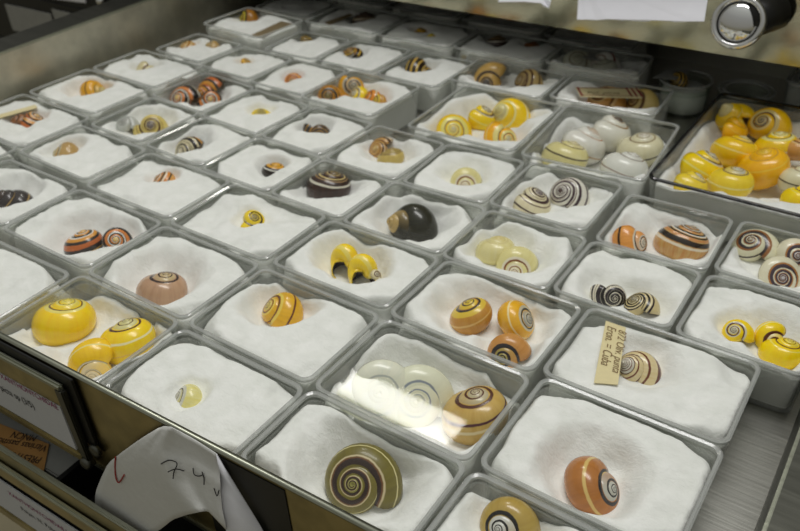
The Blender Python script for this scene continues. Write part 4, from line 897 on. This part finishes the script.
# ---------------------------------------------------------------- the open drawer
dr = empty('open_drawer', (-1.4, 2.0, FZ))
tag(dr, 'long open steel drawer filled with clear boxes of shells', 'drawer')
DO = Vector((-1.4, 2.0, FZ))


def dpart(name, b_, mat, parent=None, smooth=False):
    for v in b_.verts:
        v.co -= DO
    return mesh_obj(name, b_, mat, parent or dr, smooth=smooth)


b_ = bmesh.new()
vs = [F((-5.75, -0.03, FZ)), F((2.80, -0.03, FZ)), Vector((2.83, 7.5, FZ)), Vector((-6.0, 7.5, FZ))]
a_ = [b_.verts.new(q) for q in vs]
c_ = [b_.verts.new(q - Vector((0, 0, 0.025))) for q in vs]
b_.faces.new(a_)
b_.faces.new(list(reversed(c_)))
for i in range(4):
    j = (i + 1) % 4
    b_.faces.new((a_[j], a_[i], c_[i], c_[j]))
dpart('drawer_bottom', b_, M['steel'])
b_ = bmesh.new()
box(b_, -5.92, 2.80, 5.88, 5.91, FZ, 0.28)
dpart('back_panel', b_, M['steel'])
# front with rolled bright lip
b_ = bmesh.new()
box(b_, -6.2, 3.2, -0.03, 0.0, -0.74, 0.10, F)
front = dpart('front_panel', b_, M['front'])
b_ = bmesh.new()
box(b_, -6.2, 3.2, -0.034, 0.004, 0.10, 0.122, F)
bevel(b_, 0.005)
dpart('lip', b_, M['lip'], smooth=True)
b_ = bmesh.new()
box(b_, -6.2, 3.2, -0.03, 0.012, -0.775, -0.74, F)
dpart('lower_edge', b_, M['lip'])
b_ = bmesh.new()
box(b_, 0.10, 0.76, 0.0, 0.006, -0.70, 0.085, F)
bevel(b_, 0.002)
hp = dpart('black_plate', b_, M['black'])  # thin flat black plate covering one stretch of the drawer front
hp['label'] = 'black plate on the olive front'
# side walls
SA = 0.058


def G(p):   # left side frame: t out of the drawer, s along it
    o = Vector((-5.60, 0.0, 0))
    u_ = Vector((-math.sin(SA), math.cos(SA), 0))
    n_ = Vector((-math.cos(SA), -math.sin(SA), 0))
    return o + u_ * p[0] + n_ * p[1] + Vector((0, 0, p[2]))


b_ = bmesh.new()
box(b_, -2.34, 7.3, 0.0, 0.03, FZ - 0.02, 0.45, G)
side = dpart('side_panel', b_, M['steel_side'])
b_ = bmesh.new()
box(b_, -2.34, 7.3, -0.012, 0.43, 0.45, 0.475, G)
dpart('side_flange', b_, M['steel_dark'])
b_ = bmesh.new()
box(b_, -2.34, 7.3, -0.022, 0.004, 0.452, 0.479, G)
bevel(b_, 0.008)
dpart('side_flange_edge', b_, M['lip'])
b_ = bmesh.new()
# the side leans outwards a little from the drawer bottom to the flange
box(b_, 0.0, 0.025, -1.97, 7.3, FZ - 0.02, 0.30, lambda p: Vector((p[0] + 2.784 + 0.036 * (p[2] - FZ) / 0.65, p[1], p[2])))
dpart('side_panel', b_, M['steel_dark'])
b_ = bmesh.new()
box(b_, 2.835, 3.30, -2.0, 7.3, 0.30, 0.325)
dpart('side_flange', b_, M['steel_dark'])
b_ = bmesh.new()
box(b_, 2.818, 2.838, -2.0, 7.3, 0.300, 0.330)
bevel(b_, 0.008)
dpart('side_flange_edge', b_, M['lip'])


# writing as real flat letters
def text_mesh(name, body, size, mat, origin, xdir, ydir, parent=None, shear=0.0, align='LEFT', lift=0.003, squeeze=1.0):
    cu = bpy.data.curves.new(name, 'FONT')
    cu.body = body
    cu.size = size
    cu.shear = shear
    cu.align_x = align
    cu.extrude = 0.0
    tmp = bpy.data.objects.new(name, cu)
    COL.objects.link(tmp)
    dg = bpy.context.evaluated_depsgraph_get()
    me = bpy.data.meshes.new_from_object(tmp.evaluated_get(dg))
    bpy.data.objects.remove(tmp)
    x = Vector(xdir).normalized()
    y = Vector(ydir).normalized()
    z = x.cross(y).normalized()
    for v in me.vertices:
        v.co = (Vector(origin) + x * v.co.x * squeeze + y * v.co.y + z * lift) * S
    me.materials.clear()
    me.materials.append(mat)
    o = bpy.data.objects.new(name, me)
    COL.objects.link(o)
    if parent:
        o.parent = parent
        o.matrix_parent_inverse = Matrix.Translation(-parent.location)
    return o


# label holder clipped to the drawer front
hd = empty('label_holder', F((-2.2, 0.0, -0.3)))
tag(hd, 'olive metal label holder with a printed white card on the open drawer front', 'label holder')
HO = F((-2.2, 0.0, -0.3))


def hpart(name, boxes, mat, bev=0.0, smooth=False, root=hd, O_=HO):
    b__ = bmesh.new()
    for q in boxes:
        box(b__, *q, F)
    if bev:
        bevel(b__, bev)
    for v in b__.verts:
        v.co -= O_
    return mesh_obj(name, b__, mat, root, smooth=smooth)


hpart('back_plate', [(-6.0, -0.87, 0.012, 0.03, -0.50, 0.10)], M['black'], 0.004)
hpart('top_roll', [(-6.0, -0.965, 0.035, 0.07, -0.02, 0.035)], M['lip'], 0.014)
hpart('top_band', [(-6.0, -0.985, 0.04, 0.058, -0.19, -0.02)], M['front'])
hpart('end_arm', [(-1.03, -0.95, 0.034, 0.075, -0.66, 0.0)], M['steel_dark'], 0.01)
hpart('lower_channel', [(-6.0, -1.0, 0.036, 0.08, -0.665, -0.60)], M['front'], 0.01)
b_ = lathe([(0.045, -0.03), (0.045, 0.03), (0.03, 0.04)], 20, ctr=F((-0.99, 0.06, -0.665)), R3=FN.to_track_quat('Z', 'Y').to_matrix())
for v in b_.verts:
    v.co -= HO
mesh_obj('end_tab', b_, M['steel_dark'], hd, smooth=True)
b_ = lathe([(0.05, -0.012), (0.05, 0.02), (0.03, 0.028)], 20, ctr=F((-0.89, 0.03, -0.52)), R3=FN.to_track_quat('Z', 'Y').to_matrix())
for v in b_.verts:
    v.co -= HO
mesh_obj('end_tab', b_, M['steel_dark'], hd, smooth=True)
cd = sheet('label_card', [F((-6.0, 0.062, -0.597)), F((-1.075, 0.062, -0.597)), F((-1.065, 0.062, -0.193)), F((-6.0, 0.062, -0.193))], 0.012, M['card'],
           'white printed card with purple and black lines in the upper label holder', 'card')
text_mesh('purple_line', 'XANTHONYCHIDAE', 0.072, M['purple'], F((-1.09, 0.062, -0.235)), FU, (0, 0, 1), cd, align='RIGHT', squeeze=0.9)
text_mesh('black_line', 'Polymita picta sp (3/5)', 0.088, M['ink'], F((-1.40, 0.062, -0.385)), FU, (0, 0, 1), cd, align='RIGHT', squeeze=0.8)

# ---------------------------------------------------------------- the drawer below, pulled out a little further
ld = empty('lower_drawer', F((-2.0, 0.0, -1.7)))
LO = F((-2.0, 0.0, -1.7))
tag(ld, 'lower drawer with a double bright rail, pulled out beneath the specimen drawer', 'drawer')
lp = lambda *a, **k: hpart(*a, root=ld, O_=LO, **k)
lp('front_panel', [(-6.2, 3.2, 0.205, 0.23, -1.82, -0.86)], M['front'])
lp('lip', [(-6.2, 3.2, 0.195, 0.232, -0.86, -0.832)], M['lip'], bev=0.009)
lp('drawer_bottom', [(-6.2, 3.2, -6.0, 0.20, -1.36, -1.33)], M['cab'])
lp('side_panel', [(-6.2, -6.17, -6.0, 0.20, -1.33, -0.85)], M['cab'])
lp('side_panel', [(3.17, 3.2, -6.0, 0.20, -1.33, -0.85)], M['cab'])
lh = empty('label_holder', F((-2.2, 0.23, -1.3)))
H2 = F((-2.2, 0.23, -1.3))
tag(lh, 'label holder with a bright top rail on the lower drawer front', 'label holder')
h2 = lambda *a, **k: hpart(*a, root=lh, O_=H2, **k)
h2('top_roll', [(-6.0, 3.0, 0.240, 0.275, -1.03, -0.985)], M['lip'], bev=0.014)
h2('top_band', [(-6.0, 3.0, 0.243, 0.262, -1.16, -1.03)], M['front'])
h2('back_plate', [(-6.0, 3.0, 0.232, 0.240, -1.74, -1.03)], M['black'])
h2('lower_channel', [(-6.0, 3.0, 0.242, 0.275, -1.80, -1.70)], M['front'], bev=0.01)
c2 = sheet('label_card', [F((-6.0, 0.262, -1.695)), F((-0.4, 0.262, -1.695)), F((-0.4, 0.262, -1.245)), F((-6.0, 0.262, -1.245))], 0.010, M['card'],
           'white printed card in the lower drawer holder, under the double rail', 'card')
text_mesh('purple_line', 'XANTHONYCHIDAE HELIC', 0.07, M['purple'], F((-1.93, 0.262, -1.375)), FU, (0, 0, 1), c2, squeeze=1.0)
text_mesh('black_line', 'Polym. N. Polymita', 0.07, M['ink'], F((-1.84, 0.262, -1.50)), FU, (0, 0, 1), c2, squeeze=0.95)

# glass-topped box with an orange loan sticker inside the lower drawer
gb = empty('flat_box', (-2.2, -2.1, -1.33))
tag(gb, 'flat grey box in the lower drawer carrying an orange sticker', 'box')
GO = Vector((-2.2, -2.1, -1.33))
ru = Vector((0.93, 0.365, 0)).normalized()
rv = Vector((-ru.y, ru.x, 0))


def K(p):
    return Vector((-1.56, -2.2, 0)) + ru * p[0] + rv * p[1] + Vector((0, 0, p[2]))


b_ = bmesh.new()
box(b_, -1.5, 0.12, -0.055, 0.5, -1.325, -0.985, F if False else (lambda p: F((-1.48 + p[0], 0.12 - (p[1] + 0.055), p[2]))))
bevel(b_, 0.01)
for v in b_.verts:
    v.co -= GO
mesh_obj('body', b_, M['dimcard'], gb)
b_ = bmesh.new()
box(b_, -1.355, -1.315, -0.4, 0.14, -1.325, -0.97, F)
for v in b_.verts:
    v.co -= GO
mesh_obj('divider', b_, M['black'], gb)
P0 = Vector((-1.665, -2.160, -0.975))
xd = -ru
yd = -rv
stk = sheet('loan_sticker', [(-1.671, -2.163, -0.975), (-1.43, -2.385, -0.975), (-2.02, -2.43, -0.975), (-2.28, -2.26, -0.975)], 0.004, M['sticker'],
            'orange printed sticker seen upside down on the flat box in the lower drawer', 'sticker')
for ln, dx, dy in (('PRESTAMO', -0.03, 0.125), ('Vitrinas pasmo', -0.005, 0.02), ('MNCN', 0.13, -0.055)):
    text_mesh('printed_line', ln, 0.085, M['ink'], P0 + xd * dx + yd * dy, xd, yd, stk, squeeze=0.82, lift=0.008)

# ---------------------------------------------------------------- handwritten paper over the front lip
b_ = bmesh.new()
NG = [[F(q) for q in row] for row in NOTE_GRID]
NO = NG[0][0].copy()
vv = [[b_.verts.new(q - NO) for q in row] for row in NG]
for j in range(len(vv) - 1):
    for i in range(len(vv[0]) - 1):
        b_.faces.new((vv[j][i], vv[j + 1][i], vv[j + 1][i + 1], vv[j][i + 1]))
bmesh.ops.recalc_face_normals(b_, faces=list(b_.faces))
nt_ = empty('paper_note', NO)
tag(nt_, 'curled grey paper note with handwritten 74 hanging from the drawer front', 'note')
o = mesh_obj('sheet', b_, M['note'], nt_, smooth=True)
sm_ = o.modifiers.new('thickness', 'SOLIDIFY')
sm_.thickness = 0.006 * S
b_ = bmesh.new()
fp = [F(q) for q in NOTE_FLAP]
# fold line follows points 0,7,6,5,4; outer edge 0,1,2,3
inn = [fp[0], fp[7], fp[6], fp[5], fp[4], fp[3]]
outp = [fp[0] + (fp[1] - fp[0]) * 0.02, fp[0] + (fp[1] - fp[0]) * 0.35, fp[0] + (fp[1] - fp[0]) * 0.7, fp[1], fp[1] + (fp[2] - fp[1]) * 0.5, fp[2]]
A_ = [b_.verts.new(q - NO) for q in inn]
B_ = [b_.verts.new(q - NO) for q in outp]
for i in range(5):
    b_.faces.new((A_[i], A_[i + 1], B_[i + 1], B_[i]))
o = mesh_obj('folded_flap', b_, M['paper'], nt_, smooth=True)
o['label'] = 'paler folded side of the note'
sm_ = o.modifiers.new('thickness', 'SOLIDIFY')
sm_.thickness = 0.006 * S
for k_, pts in NOTE_STROKES.items():
    b_ = bmesh.new()
    P = [F(q) - NO for q in pts]
    # smooth the stroke
    Q = []
    for i in range(len(P) - 1):
        p0, p1, p2, p3 = P[max(i - 1, 0)], P[i], P[i + 1], P[min(i + 2, len(P) - 1)]
        for t in (0, .25, .5, .75):
            Q.append(0.5 * ((2 * p1) + (p2 - p0) * t + (2 * p0 - 5 * p1 + 4 * p2 - p3) * t * t + (3 * p1 - p0 - 3 * p2 + p3) * t ** 3))
    Q.append(P[-1])
    tube(b_, Q, 0.0032 if k_ != 'red' else 0.0048, 6)
    mesh_obj('red_mark' if k_ == 'red' else 'ink_stroke', b_, M['red'] if k_ == 'red' else M['ink'], nt_)


# ---------------------------------------------------------------- specimen boxes
def specimen_box(key, x, y, zt, w, d, a, what):
    root = empty('specimen_box', (x, y, FZ + 0.004), a)
    tag(root, what, 'box', 'clear specimen boxes in the open drawer')
    h = zt - FZ - 0.004
    rc = 0.075
    wb, db = w - 0.021, d - 0.021
    b1 = bmesh.new()
    prof = [(0.97, 0.0, 0.0), (1.0, 0.0, h - 0.055), (1.0, -0.011, h - 0.055), (0.975, -0.011, 0.02)]
    rings = []
    for s_, inset, z_ in prof:
        rings.append([(px, py, z_) for px, py in rrect((wb + 2 * inset) * s_, (db + 2 * inset) * s_, rc)])
    loft(b1, rings, True, True)
    mesh_obj('box_base', b1, M['wall'], root, smooth=False)
    # lid: thin plate with a skirt over the base
    b2 = bmesh.new()
    rings = [[(px, py, h - 0.075) for px, py in rrect(w - 0.014, d - 0.014, rc)],
             [(px, py, h - 0.006) for px, py in rrect(w - 0.014, d - 0.014, rc)],
             [(px, py, h - 0.001) for px, py in rrect(w - 0.024, d - 0.024, rc - 0.006)]]
    loft(b2, rings, False, True)
    lid = mesh_obj('lid', b2, M['clear'], root)
    # moulded rim, thick clear plastic that reads grey
    b3 = bmesh.new()
    rings = []
    for r0, z_ in ((0.0, h - 0.016), (0.0, h + 0.002), (0.010, h + 0.008), (0.026, h + 0.003), (0.026, h - 0.016)):
        rings.append([(px, py, z_) for px, py in rrect(w - 2 * r0, d - 2 * r0, max(rc - r0 * 0.6, 0.02))])
    loft(b3, rings, closed=True)
    mesh_obj('lid_rim', b3, M['dark_edge' if key == 'A26' else 'edge'], lid)
    return root


def smooth(e0, e1, x):
    t = max(0.0, min(1.0, (x - e0) / (e1 - e0)))
    return t * t * (3 - 2 * t)


def cotton_pad(key, x, y, zt, w, d, a, shells, what, round_r=None, z_floor=None):
    zf = (FZ + 0.024) if z_floor is None else z_floor
    sd = sum(ord(c_) * (i + 3) for i, c_ in enumerate(key)) * 1.37
    nx, ny = (56, 42) if y < 1.2 else (40, 30)
    if w > 1.3:
        nx, ny = 64, 80
    wi, di = w - 0.060, d - 0.060
    b1 = bmesh.new()
    ca, sa = math.cos(a), math.sin(a)
    grid = []
    for j in range(ny + 1):
        row = []
        for i in range(nx + 1):
            u, v = 2 * i / nx - 1, 2 * j / ny - 1
            # squircle footprint, ragged edge
            uu = u * math.sqrt(max(0, 1 - 0.09 * v ** 8 * 1.0))
            vv_ = v * math.sqrt(max(0, 1 - 0.09 * u ** 8 * 1.0))
            px, py = uu * wi / 2, vv_ * di / 2
            n1 = noise.noise(Vector((px * 3.1 + sd, py * 3.1, 0.3)))
            n2 = noise.noise(Vector((px * 7.5, py * 7.5 + sd, 1.3)))
            n3 = noise.noise(Vector((px * 21 + sd, py * 21, 2.1)))
            ed = max(abs(u), abs(v))
            cd_ = math.hypot(u, v)
            fall = smooth(0.92, 1.03, ed + 0.07 * n2 + 0.06 * n1) * 0.04 + smooth(1.16, 1.45, cd_ + 0.30 * n1 + 0.08 * n2) * 0.75
            ztop = zt - 0.020 + 0.020 * n1 + 0.014 * n2 + 0.007 * n3 - 0.10 * max(0.0, -n1 - 0.18)
            z = ztop - (ztop - zf) * min(1.0, fall) * 0.72
            if ed >= 0.999:
                z = z - 0.012
            # hollows where shells lie
            for (sx, sy, sz, sr, bury) in shells:
                dx, dy = sx - x, sy - y
                lx, ly = dx * ca + dy * sa, -dx * sa + dy * ca
                rr = math.hypot(px - lx, py - ly) / sr
                lev = sz + (-0.15 + 1.3 * bury) * sr + 0.016 * n2
                guard = 1 - 0.65 * smooth(0.80, 0.98, ed)
                wgt = (1 - smooth(0.85, 2.05 if bury < 0.1 else 1.5, rr + 0.14 * n2)) * (guard if rr > 1 else max(guard, 0.6))
                if lev < z or (0.1 < bury < 0.2 and rr < 1.0):
                    z = z + (lev - z) * wgt
            z = min(z, zt - 0.009 - 0.006 * abs(n3) - 0.004 * abs(n2))
            row.append(b1.verts.new((px, py, z - FZ)))
        grid.append(row)
    for j in range(ny):
        for i in range(nx):
            f = b1.faces.new((grid[j][i], grid[j][i + 1], grid[j + 1][i + 1], grid[j + 1][i]))
            f.smooth = True
    # underside
    edge = [grid[0][i] for i in range(nx + 1)] + [grid[j][nx] for j in range(1, ny + 1)] + [grid[ny][i] for i in range(nx - 1, -1, -1)] + [grid[j][0] for j in range(ny - 1, 0, -1)]
    low = [b1.verts.new((v.co.x * 0.972, v.co.y * 0.972, zf - FZ - 0.0005)) for v in edge]
    n_ = len(edge)
    for i in range(n_):
        b1.faces.new((edge[(i + 1) % n_], edge[i], low[i], low[(i + 1) % n_]))
    b1.faces.new(list(reversed(low)))
    o = mesh_obj('cotton_wool', b1, M['cotton'], None, (x, y, FZ))
    o.rotation_euler = (0, 0, a)
    tag(o, what, 'cotton wool', 'cotton wool pads in the specimen boxes')
    return o


BOXTEXT = {
 'a': 'three yellow shells, at the corner of the drawer front',
 'b': 'one pale lemon shell, behind the handwritten note',
 'c': 'the large olive green spiral shell',
 'd': 'the khaki shell, cut off by the lower frame edge',
 'e': 'the single chestnut brown shell with a grey tip',
 'f': 'two orange and black banded shells, one large one small',
 'g': 'the single pinkish brown shell',
 'h': 'the single amber yellow shell with a brown line',
 'i': 'milky spiral shells under the bright lamp reflection',
 'j': 'the small shell with slanting orange black and white stripes',
 'k': 'the small yellow crescent of shell with a dark curve',
 'l': 'a pair of yellow shells lying mouth up',
 'm': 'three orange gold shells close together',
 'n': 'a handwritten strip and one cream banded shell',
 'o': 'a half hidden tan shell with a dark edge line',
 'q': 'one small black shell with an orange top',
 'r': 'one glossy dark brown shell with white bands',
 's': 'one glossy blackish olive shell',
 't': 'two ivory shells, one plain and one with a brown spiral',
 'u': 'a black and white spiral shell and a beige striped one',
 'v': 'three bright yellow shells beside the bare metal strip',
 'P1': 'a yellow shell with a dark centre and a glassy grey one',
 'P2': 'one black and cream striped spiral shell',
 'A0': 'an orange banded shell under a pale paper strip',
 'A1': 'one long golden shell close to the steel side',
 'A2': 'one small cream shell beside a lamp glint',
 'A3': 'two small half buried orange and tan shells by the steel side',
 'A4': 'one brown and yellow shell and a brown card',
 'A5': 'three black and orange banded shells',
 'A6': 'one tiny orange yellow shell on flat cotton',
 'A7': 'a broken bright yellow shell piece',
 'A8': 'one small spiral shell with red arcs',
 'A9': 'a cluster of five amber and yellow shells',
 'A10': 'one grey black shell with fine orange lines',
 'A11': 'a touching pair of brown banded and tan shells',
 'A12': 'one small black shell with yellow stripes, in a back row',
 'A13': 'one half buried shell with black yellow and white stripes',
 'A14': 'a dim brown shell and dark card, shaded by the upper drawer',
 'A15': 'an arched yellow and black banded shell',
 'A16': 'two tiny yellow and orange shells in the shade',
 'A17': 'a dark shell and a smaller rust one in deep shade',
 'A18': 'a large tan shell with a dark eye and a striped one',
 'A19': 'a red bordered card above orange tan shells',
 'A20': 'pale grey white shells and a card in the shade',
 'A21': 'four bright yellow shells with white spirals',
 'A22': 'five big white and cream shells',
 'A23': 'a cream spiral shell and a round white one with purple spirals',
 'A24': 'one small pale yellow shell with a brown spiral',
 'A25': 'an orange shell with black lines and a streaky one',
 'A26': 'a big heap of yolk yellow shells, the largest box',
 'A27': 'three ivory shells with dark bands and eyes',
 'A28': 'one black shell with a gold line at the frame edge',
 'L0': 'bare cotton only, in the corner left of the yellow shells',
 'L1': 'bare cotton only, farther left than the black shell',
 'K1': 'cotton only in the darkest row, first from the steel side',
 'K2': 'cotton only in the darkest row, second from the steel side',
 'K3': 'cotton only in the darkest row, third from the steel side',
 'K4': 'cotton only in the darkest row, behind the pale grey shells',
 'K5': 'cotton only in the darkest row, behind the round pots',
 'K6': 'cotton only in shade, behind the box with a brown card',
}
by_box = {}
# where cards and heaps press the cotton down: centre, radius, level
PRESSED = {'n': (1.70, -0.10, 0.34, -0.055), 'A19': (0.14, 3.69, 0.36, -0.012), 'A4': (-4.31, 3.35, 0.36, 0.072),
           'A14': (-3.89, 4.21, 0.28, 0.03), 'A20': (-0.39, 4.45, 0.25, 0.04), 'A0': (-5.2, 0.13, 0.34, -0.045),
           'A26': (1.75, 3.15, 0.80, -0.10), 'A22': (0.52, 2.50, 0.44, -0.10)}
for k_, (px_, py_, pr_, pl_) in PRESSED.items():
    by_box.setdefault(k_, []).append((px_, py_, pl_, pr_, 0.11538))
for rec in SHELLS:
    by_box.setdefault(rec[0], []).append((rec[1][0], rec[1][1], rec[1][2], rec[2], rec[7]))
for key, (x, y, zt, w, d, a) in BOXES.items():
    specimen_box(key, x, y, zt, w, d, a, ('clear plastic box holding ' if key[0] not in 'KL' else 'clear plastic box with ') + BOXTEXT[key])
    cotton_pad(key, x, y, zt, w, d, a, by_box.get(key, []), ('cotton wool under ' + BOXTEXT[key]) if key[0] not in 'KL' else ('white ' + BOXTEXT[key].replace('bare ', '') + ' and no shell'))

# ---------------------------------------------------------------- shells
DARKMOUTH = {'yellow_mouth'}
for key, c, r, ax, ap, shp, sty, bury, lab in SHELLS:
    o = bpy.data.objects.new('snail_shell', SHAPES[shp])
    COL.objects.link(o)
    z = Vector(ax).normalized()
    xx = Vector(ap)
    xx = (xx - z * xx.dot(z)).normalized()
    yy = z.cross(xx)
    R3 = Matrix((xx, yy, z)).transposed()
    o.matrix_world = Matrix.Translation(Vector(c) * S) @ R3.to_4x4() @ Matrix.Scale(r * S, 4)
    o.material_slots[0].link = 'OBJECT'
    o.material_slots[0].material = SM[sty]
    o.material_slots[1].link = 'OBJECT'
    o.material_slots[1].material = M['mouth_dark'] if sty in DARKMOUTH else M['mouth_pale']
    tag(o, lab, 'shell', 'snail shells in the specimen boxes')

# ---------------------------------------------------------------- cards lying in boxes
nc = sheet('paper_strip', [(1.548, 0.192, -0.040), (1.686, 0.193, -0.040), (1.845, -0.339, -0.040), (1.718, -0.400, -0.040)][::-1], 0.004, M['manila'],
           'yellowed handwritten paper strip beside a cream banded shell', 'paper')
dn = Vector((0.165, -0.56, 0)).normalized()
rt_ = Vector((dn.y, -dn.x, 0))       # letter tops point this way
text_mesh('handwriting', '872 Oliv. punta', 0.075, M['brownink'], Vector((1.655, 0.15, -0.040)) , dn, -rt_ if rt_.x < 0 else rt_, nc, shear=0.4, squeeze=0.9)
text_mesh('handwriting', 'Eron. = Cuba', 0.085, M['brownink'], Vector((1.578, 0.15, -0.040)), dn, -rt_ if rt_.x < 0 else rt_, nc, shear=0.4, squeeze=0.85)
sheet('paper_card', [(-4.403, 3.037, 0.088), (-4.441, 3.66, 0.088), (-4.235, 3.65, 0.088), (-4.19, 3.05, 0.088)], 0.004, M['browncard'], 'brown grey card lying beside the brown and yellow shell', 'card')
q = [Vector((-0.216, 3.600, 0.026)), Vector((0.366, 3.90, 0.026)), Vector((0.488, 3.66, 0.026)), Vector((-0.069, 3.40, 0.026))]
rc_ = sheet('paper_card', q, 0.004, M['manila'], 'cream card with dark red border lines over orange tan shells', 'card')
ex, ey = (q[1] - q[0]).normalized(), (q[3] - q[0]).normalized()
b_ = bmesh.new()


def strip(p, dvec, L, n_, w_):
    A = p - n_ * w_ / 2
    B = p + n_ * w_ / 2
    v_ = [b_.verts.new(t + Vector((0, 0, 0.008)) - rc_.location / S) for t in (A, A + dvec * L, B + dvec * L, B)]
    b_.faces.new(v_)


strip(q[0] + ey * 0.02 + ex * 0.02, ex, 0.52, ey, 0.012)
strip(q[3] - ey * 0.03 + ex * 0.02, ex, 0.52, ey, 0.010)
strip(q[0] + ex * 0.02, ey, 0.24, ex, 0.022)
for t in (0.52, 0.57, 0.62):
    strip(q[0] + ex * t, ey, 0.235, ex, 0.02)
o = mesh_obj('red_border', b_, M['redline'], rc_)
text_mesh('handwriting', 'Pol. picta', 0.09, M['brownink'], q[3] - ey * 0.07 + ex * 0.08, ex, -ey, rc_, shear=0.3, lift=0.008)
sheet('paper_strip', [(-5.36, -0.16, -0.030), (-5.175, 0.411, -0.030), (-5.077, 0.373, -0.030), (-5.26, -0.20, -0.030)], 0.004, M['manila'], 'pale paper strip lying across the orange banded shell', 'paper')
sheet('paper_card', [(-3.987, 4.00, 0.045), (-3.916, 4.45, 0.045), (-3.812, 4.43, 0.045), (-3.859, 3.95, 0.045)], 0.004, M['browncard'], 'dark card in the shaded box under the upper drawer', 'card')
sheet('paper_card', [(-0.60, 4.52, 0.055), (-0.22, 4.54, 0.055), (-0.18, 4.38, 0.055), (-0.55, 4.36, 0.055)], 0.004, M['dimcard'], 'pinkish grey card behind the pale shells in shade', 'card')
for (xa, xb, yy_, z0, z1, lb) in ((-1.83, -1.45, 3.935, -0.10, 0.0, 'small red lettered slip standing inside a shaded box wall'),):
    sl = sheet('paper_slip', [(xa, yy_, z0), (xb, yy_, z0), (xb, yy_, z1), (xa, yy_, z1)], 0.003, M['manila'], lb, 'paper')
    text_mesh('red_print', 'Cuba', 0.07, M['redline'], (xa + 0.05, yy_, z0 + 0.03), (1, 0, 0), (0, 0, 1), sl)


# ---------------------------------------------------------------- round glass pots at the back
def pot(x, y, r, z0, z1, label, cotton):
    root = empty('glass_pot', (x, y, z0))
    tag(root, label, 'glass pot', 'round glass pots at the back')
    h = z1 - z0
    b1 = lathe([(r * 0.97, 0.0), (r * 0.97, h - 0.05), (r * 0.92, h - 0.05), (r * 0.92, 0.03), (0.004, 0.03)], 40)
    mesh_obj('pot_body', b1, M['glass'], root, smooth=False)
    b2 = lathe([(r, h - 0.10), (r, h - 0.005), (r * 0.97, h), (r * 0.90, h - 0.006), (r * 0.86, h - 0.018), (0.004, h - 0.018)], 40)
    lid_ = mesh_obj('lid', b2, M['glass'], root, smooth=False)
    b3 = bmesh.new()
    for rr in (r * 0.985,) if cotton else (r * 0.985, r * 0.82, r * 0.78):
        pr = [(rr + 0.012 * math.cos(t), h + 0.004 + 0.012 * math.sin(t)) for t in [2 * math.pi * k / 8 for k in range(8)]]
        loft(b3, [[Vector((r_ * math.cos(2 * math.pi * k / 48), r_ * math.sin(2 * math.pi * k / 48), z_)) for k in range(48)] for r_, z_ in pr], closed=True)
    mesh_obj('lid_rim', b3, M['edge'], lid_, smooth=True)
    return root


pot(0.68, 4.47, 0.275, FZ, -0.01, 'round clear glass pot holding cotton and a small brown striped shell', True)
b_ = lathe([(0.235, 0.0), (0.24, 0.10), (0.236, 0.2), (0.20, 0.235), (0.004, 0.225)], 32)
tag(mesh_obj('cotton_wool', b_, M['cotton'], None, (0.68, 4.47, FZ + 0.03), True), 'white cotton wool packed inside the round glass pot', 'cotton wool')
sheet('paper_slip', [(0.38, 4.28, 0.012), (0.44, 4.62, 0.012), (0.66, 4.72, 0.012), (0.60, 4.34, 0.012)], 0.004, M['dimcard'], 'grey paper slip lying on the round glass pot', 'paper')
pt_ = pot(1.30, 4.53, 0.28, FZ, -0.03, 'empty round glass pot with a ridged clear lid, beside the cotton filled one', False)
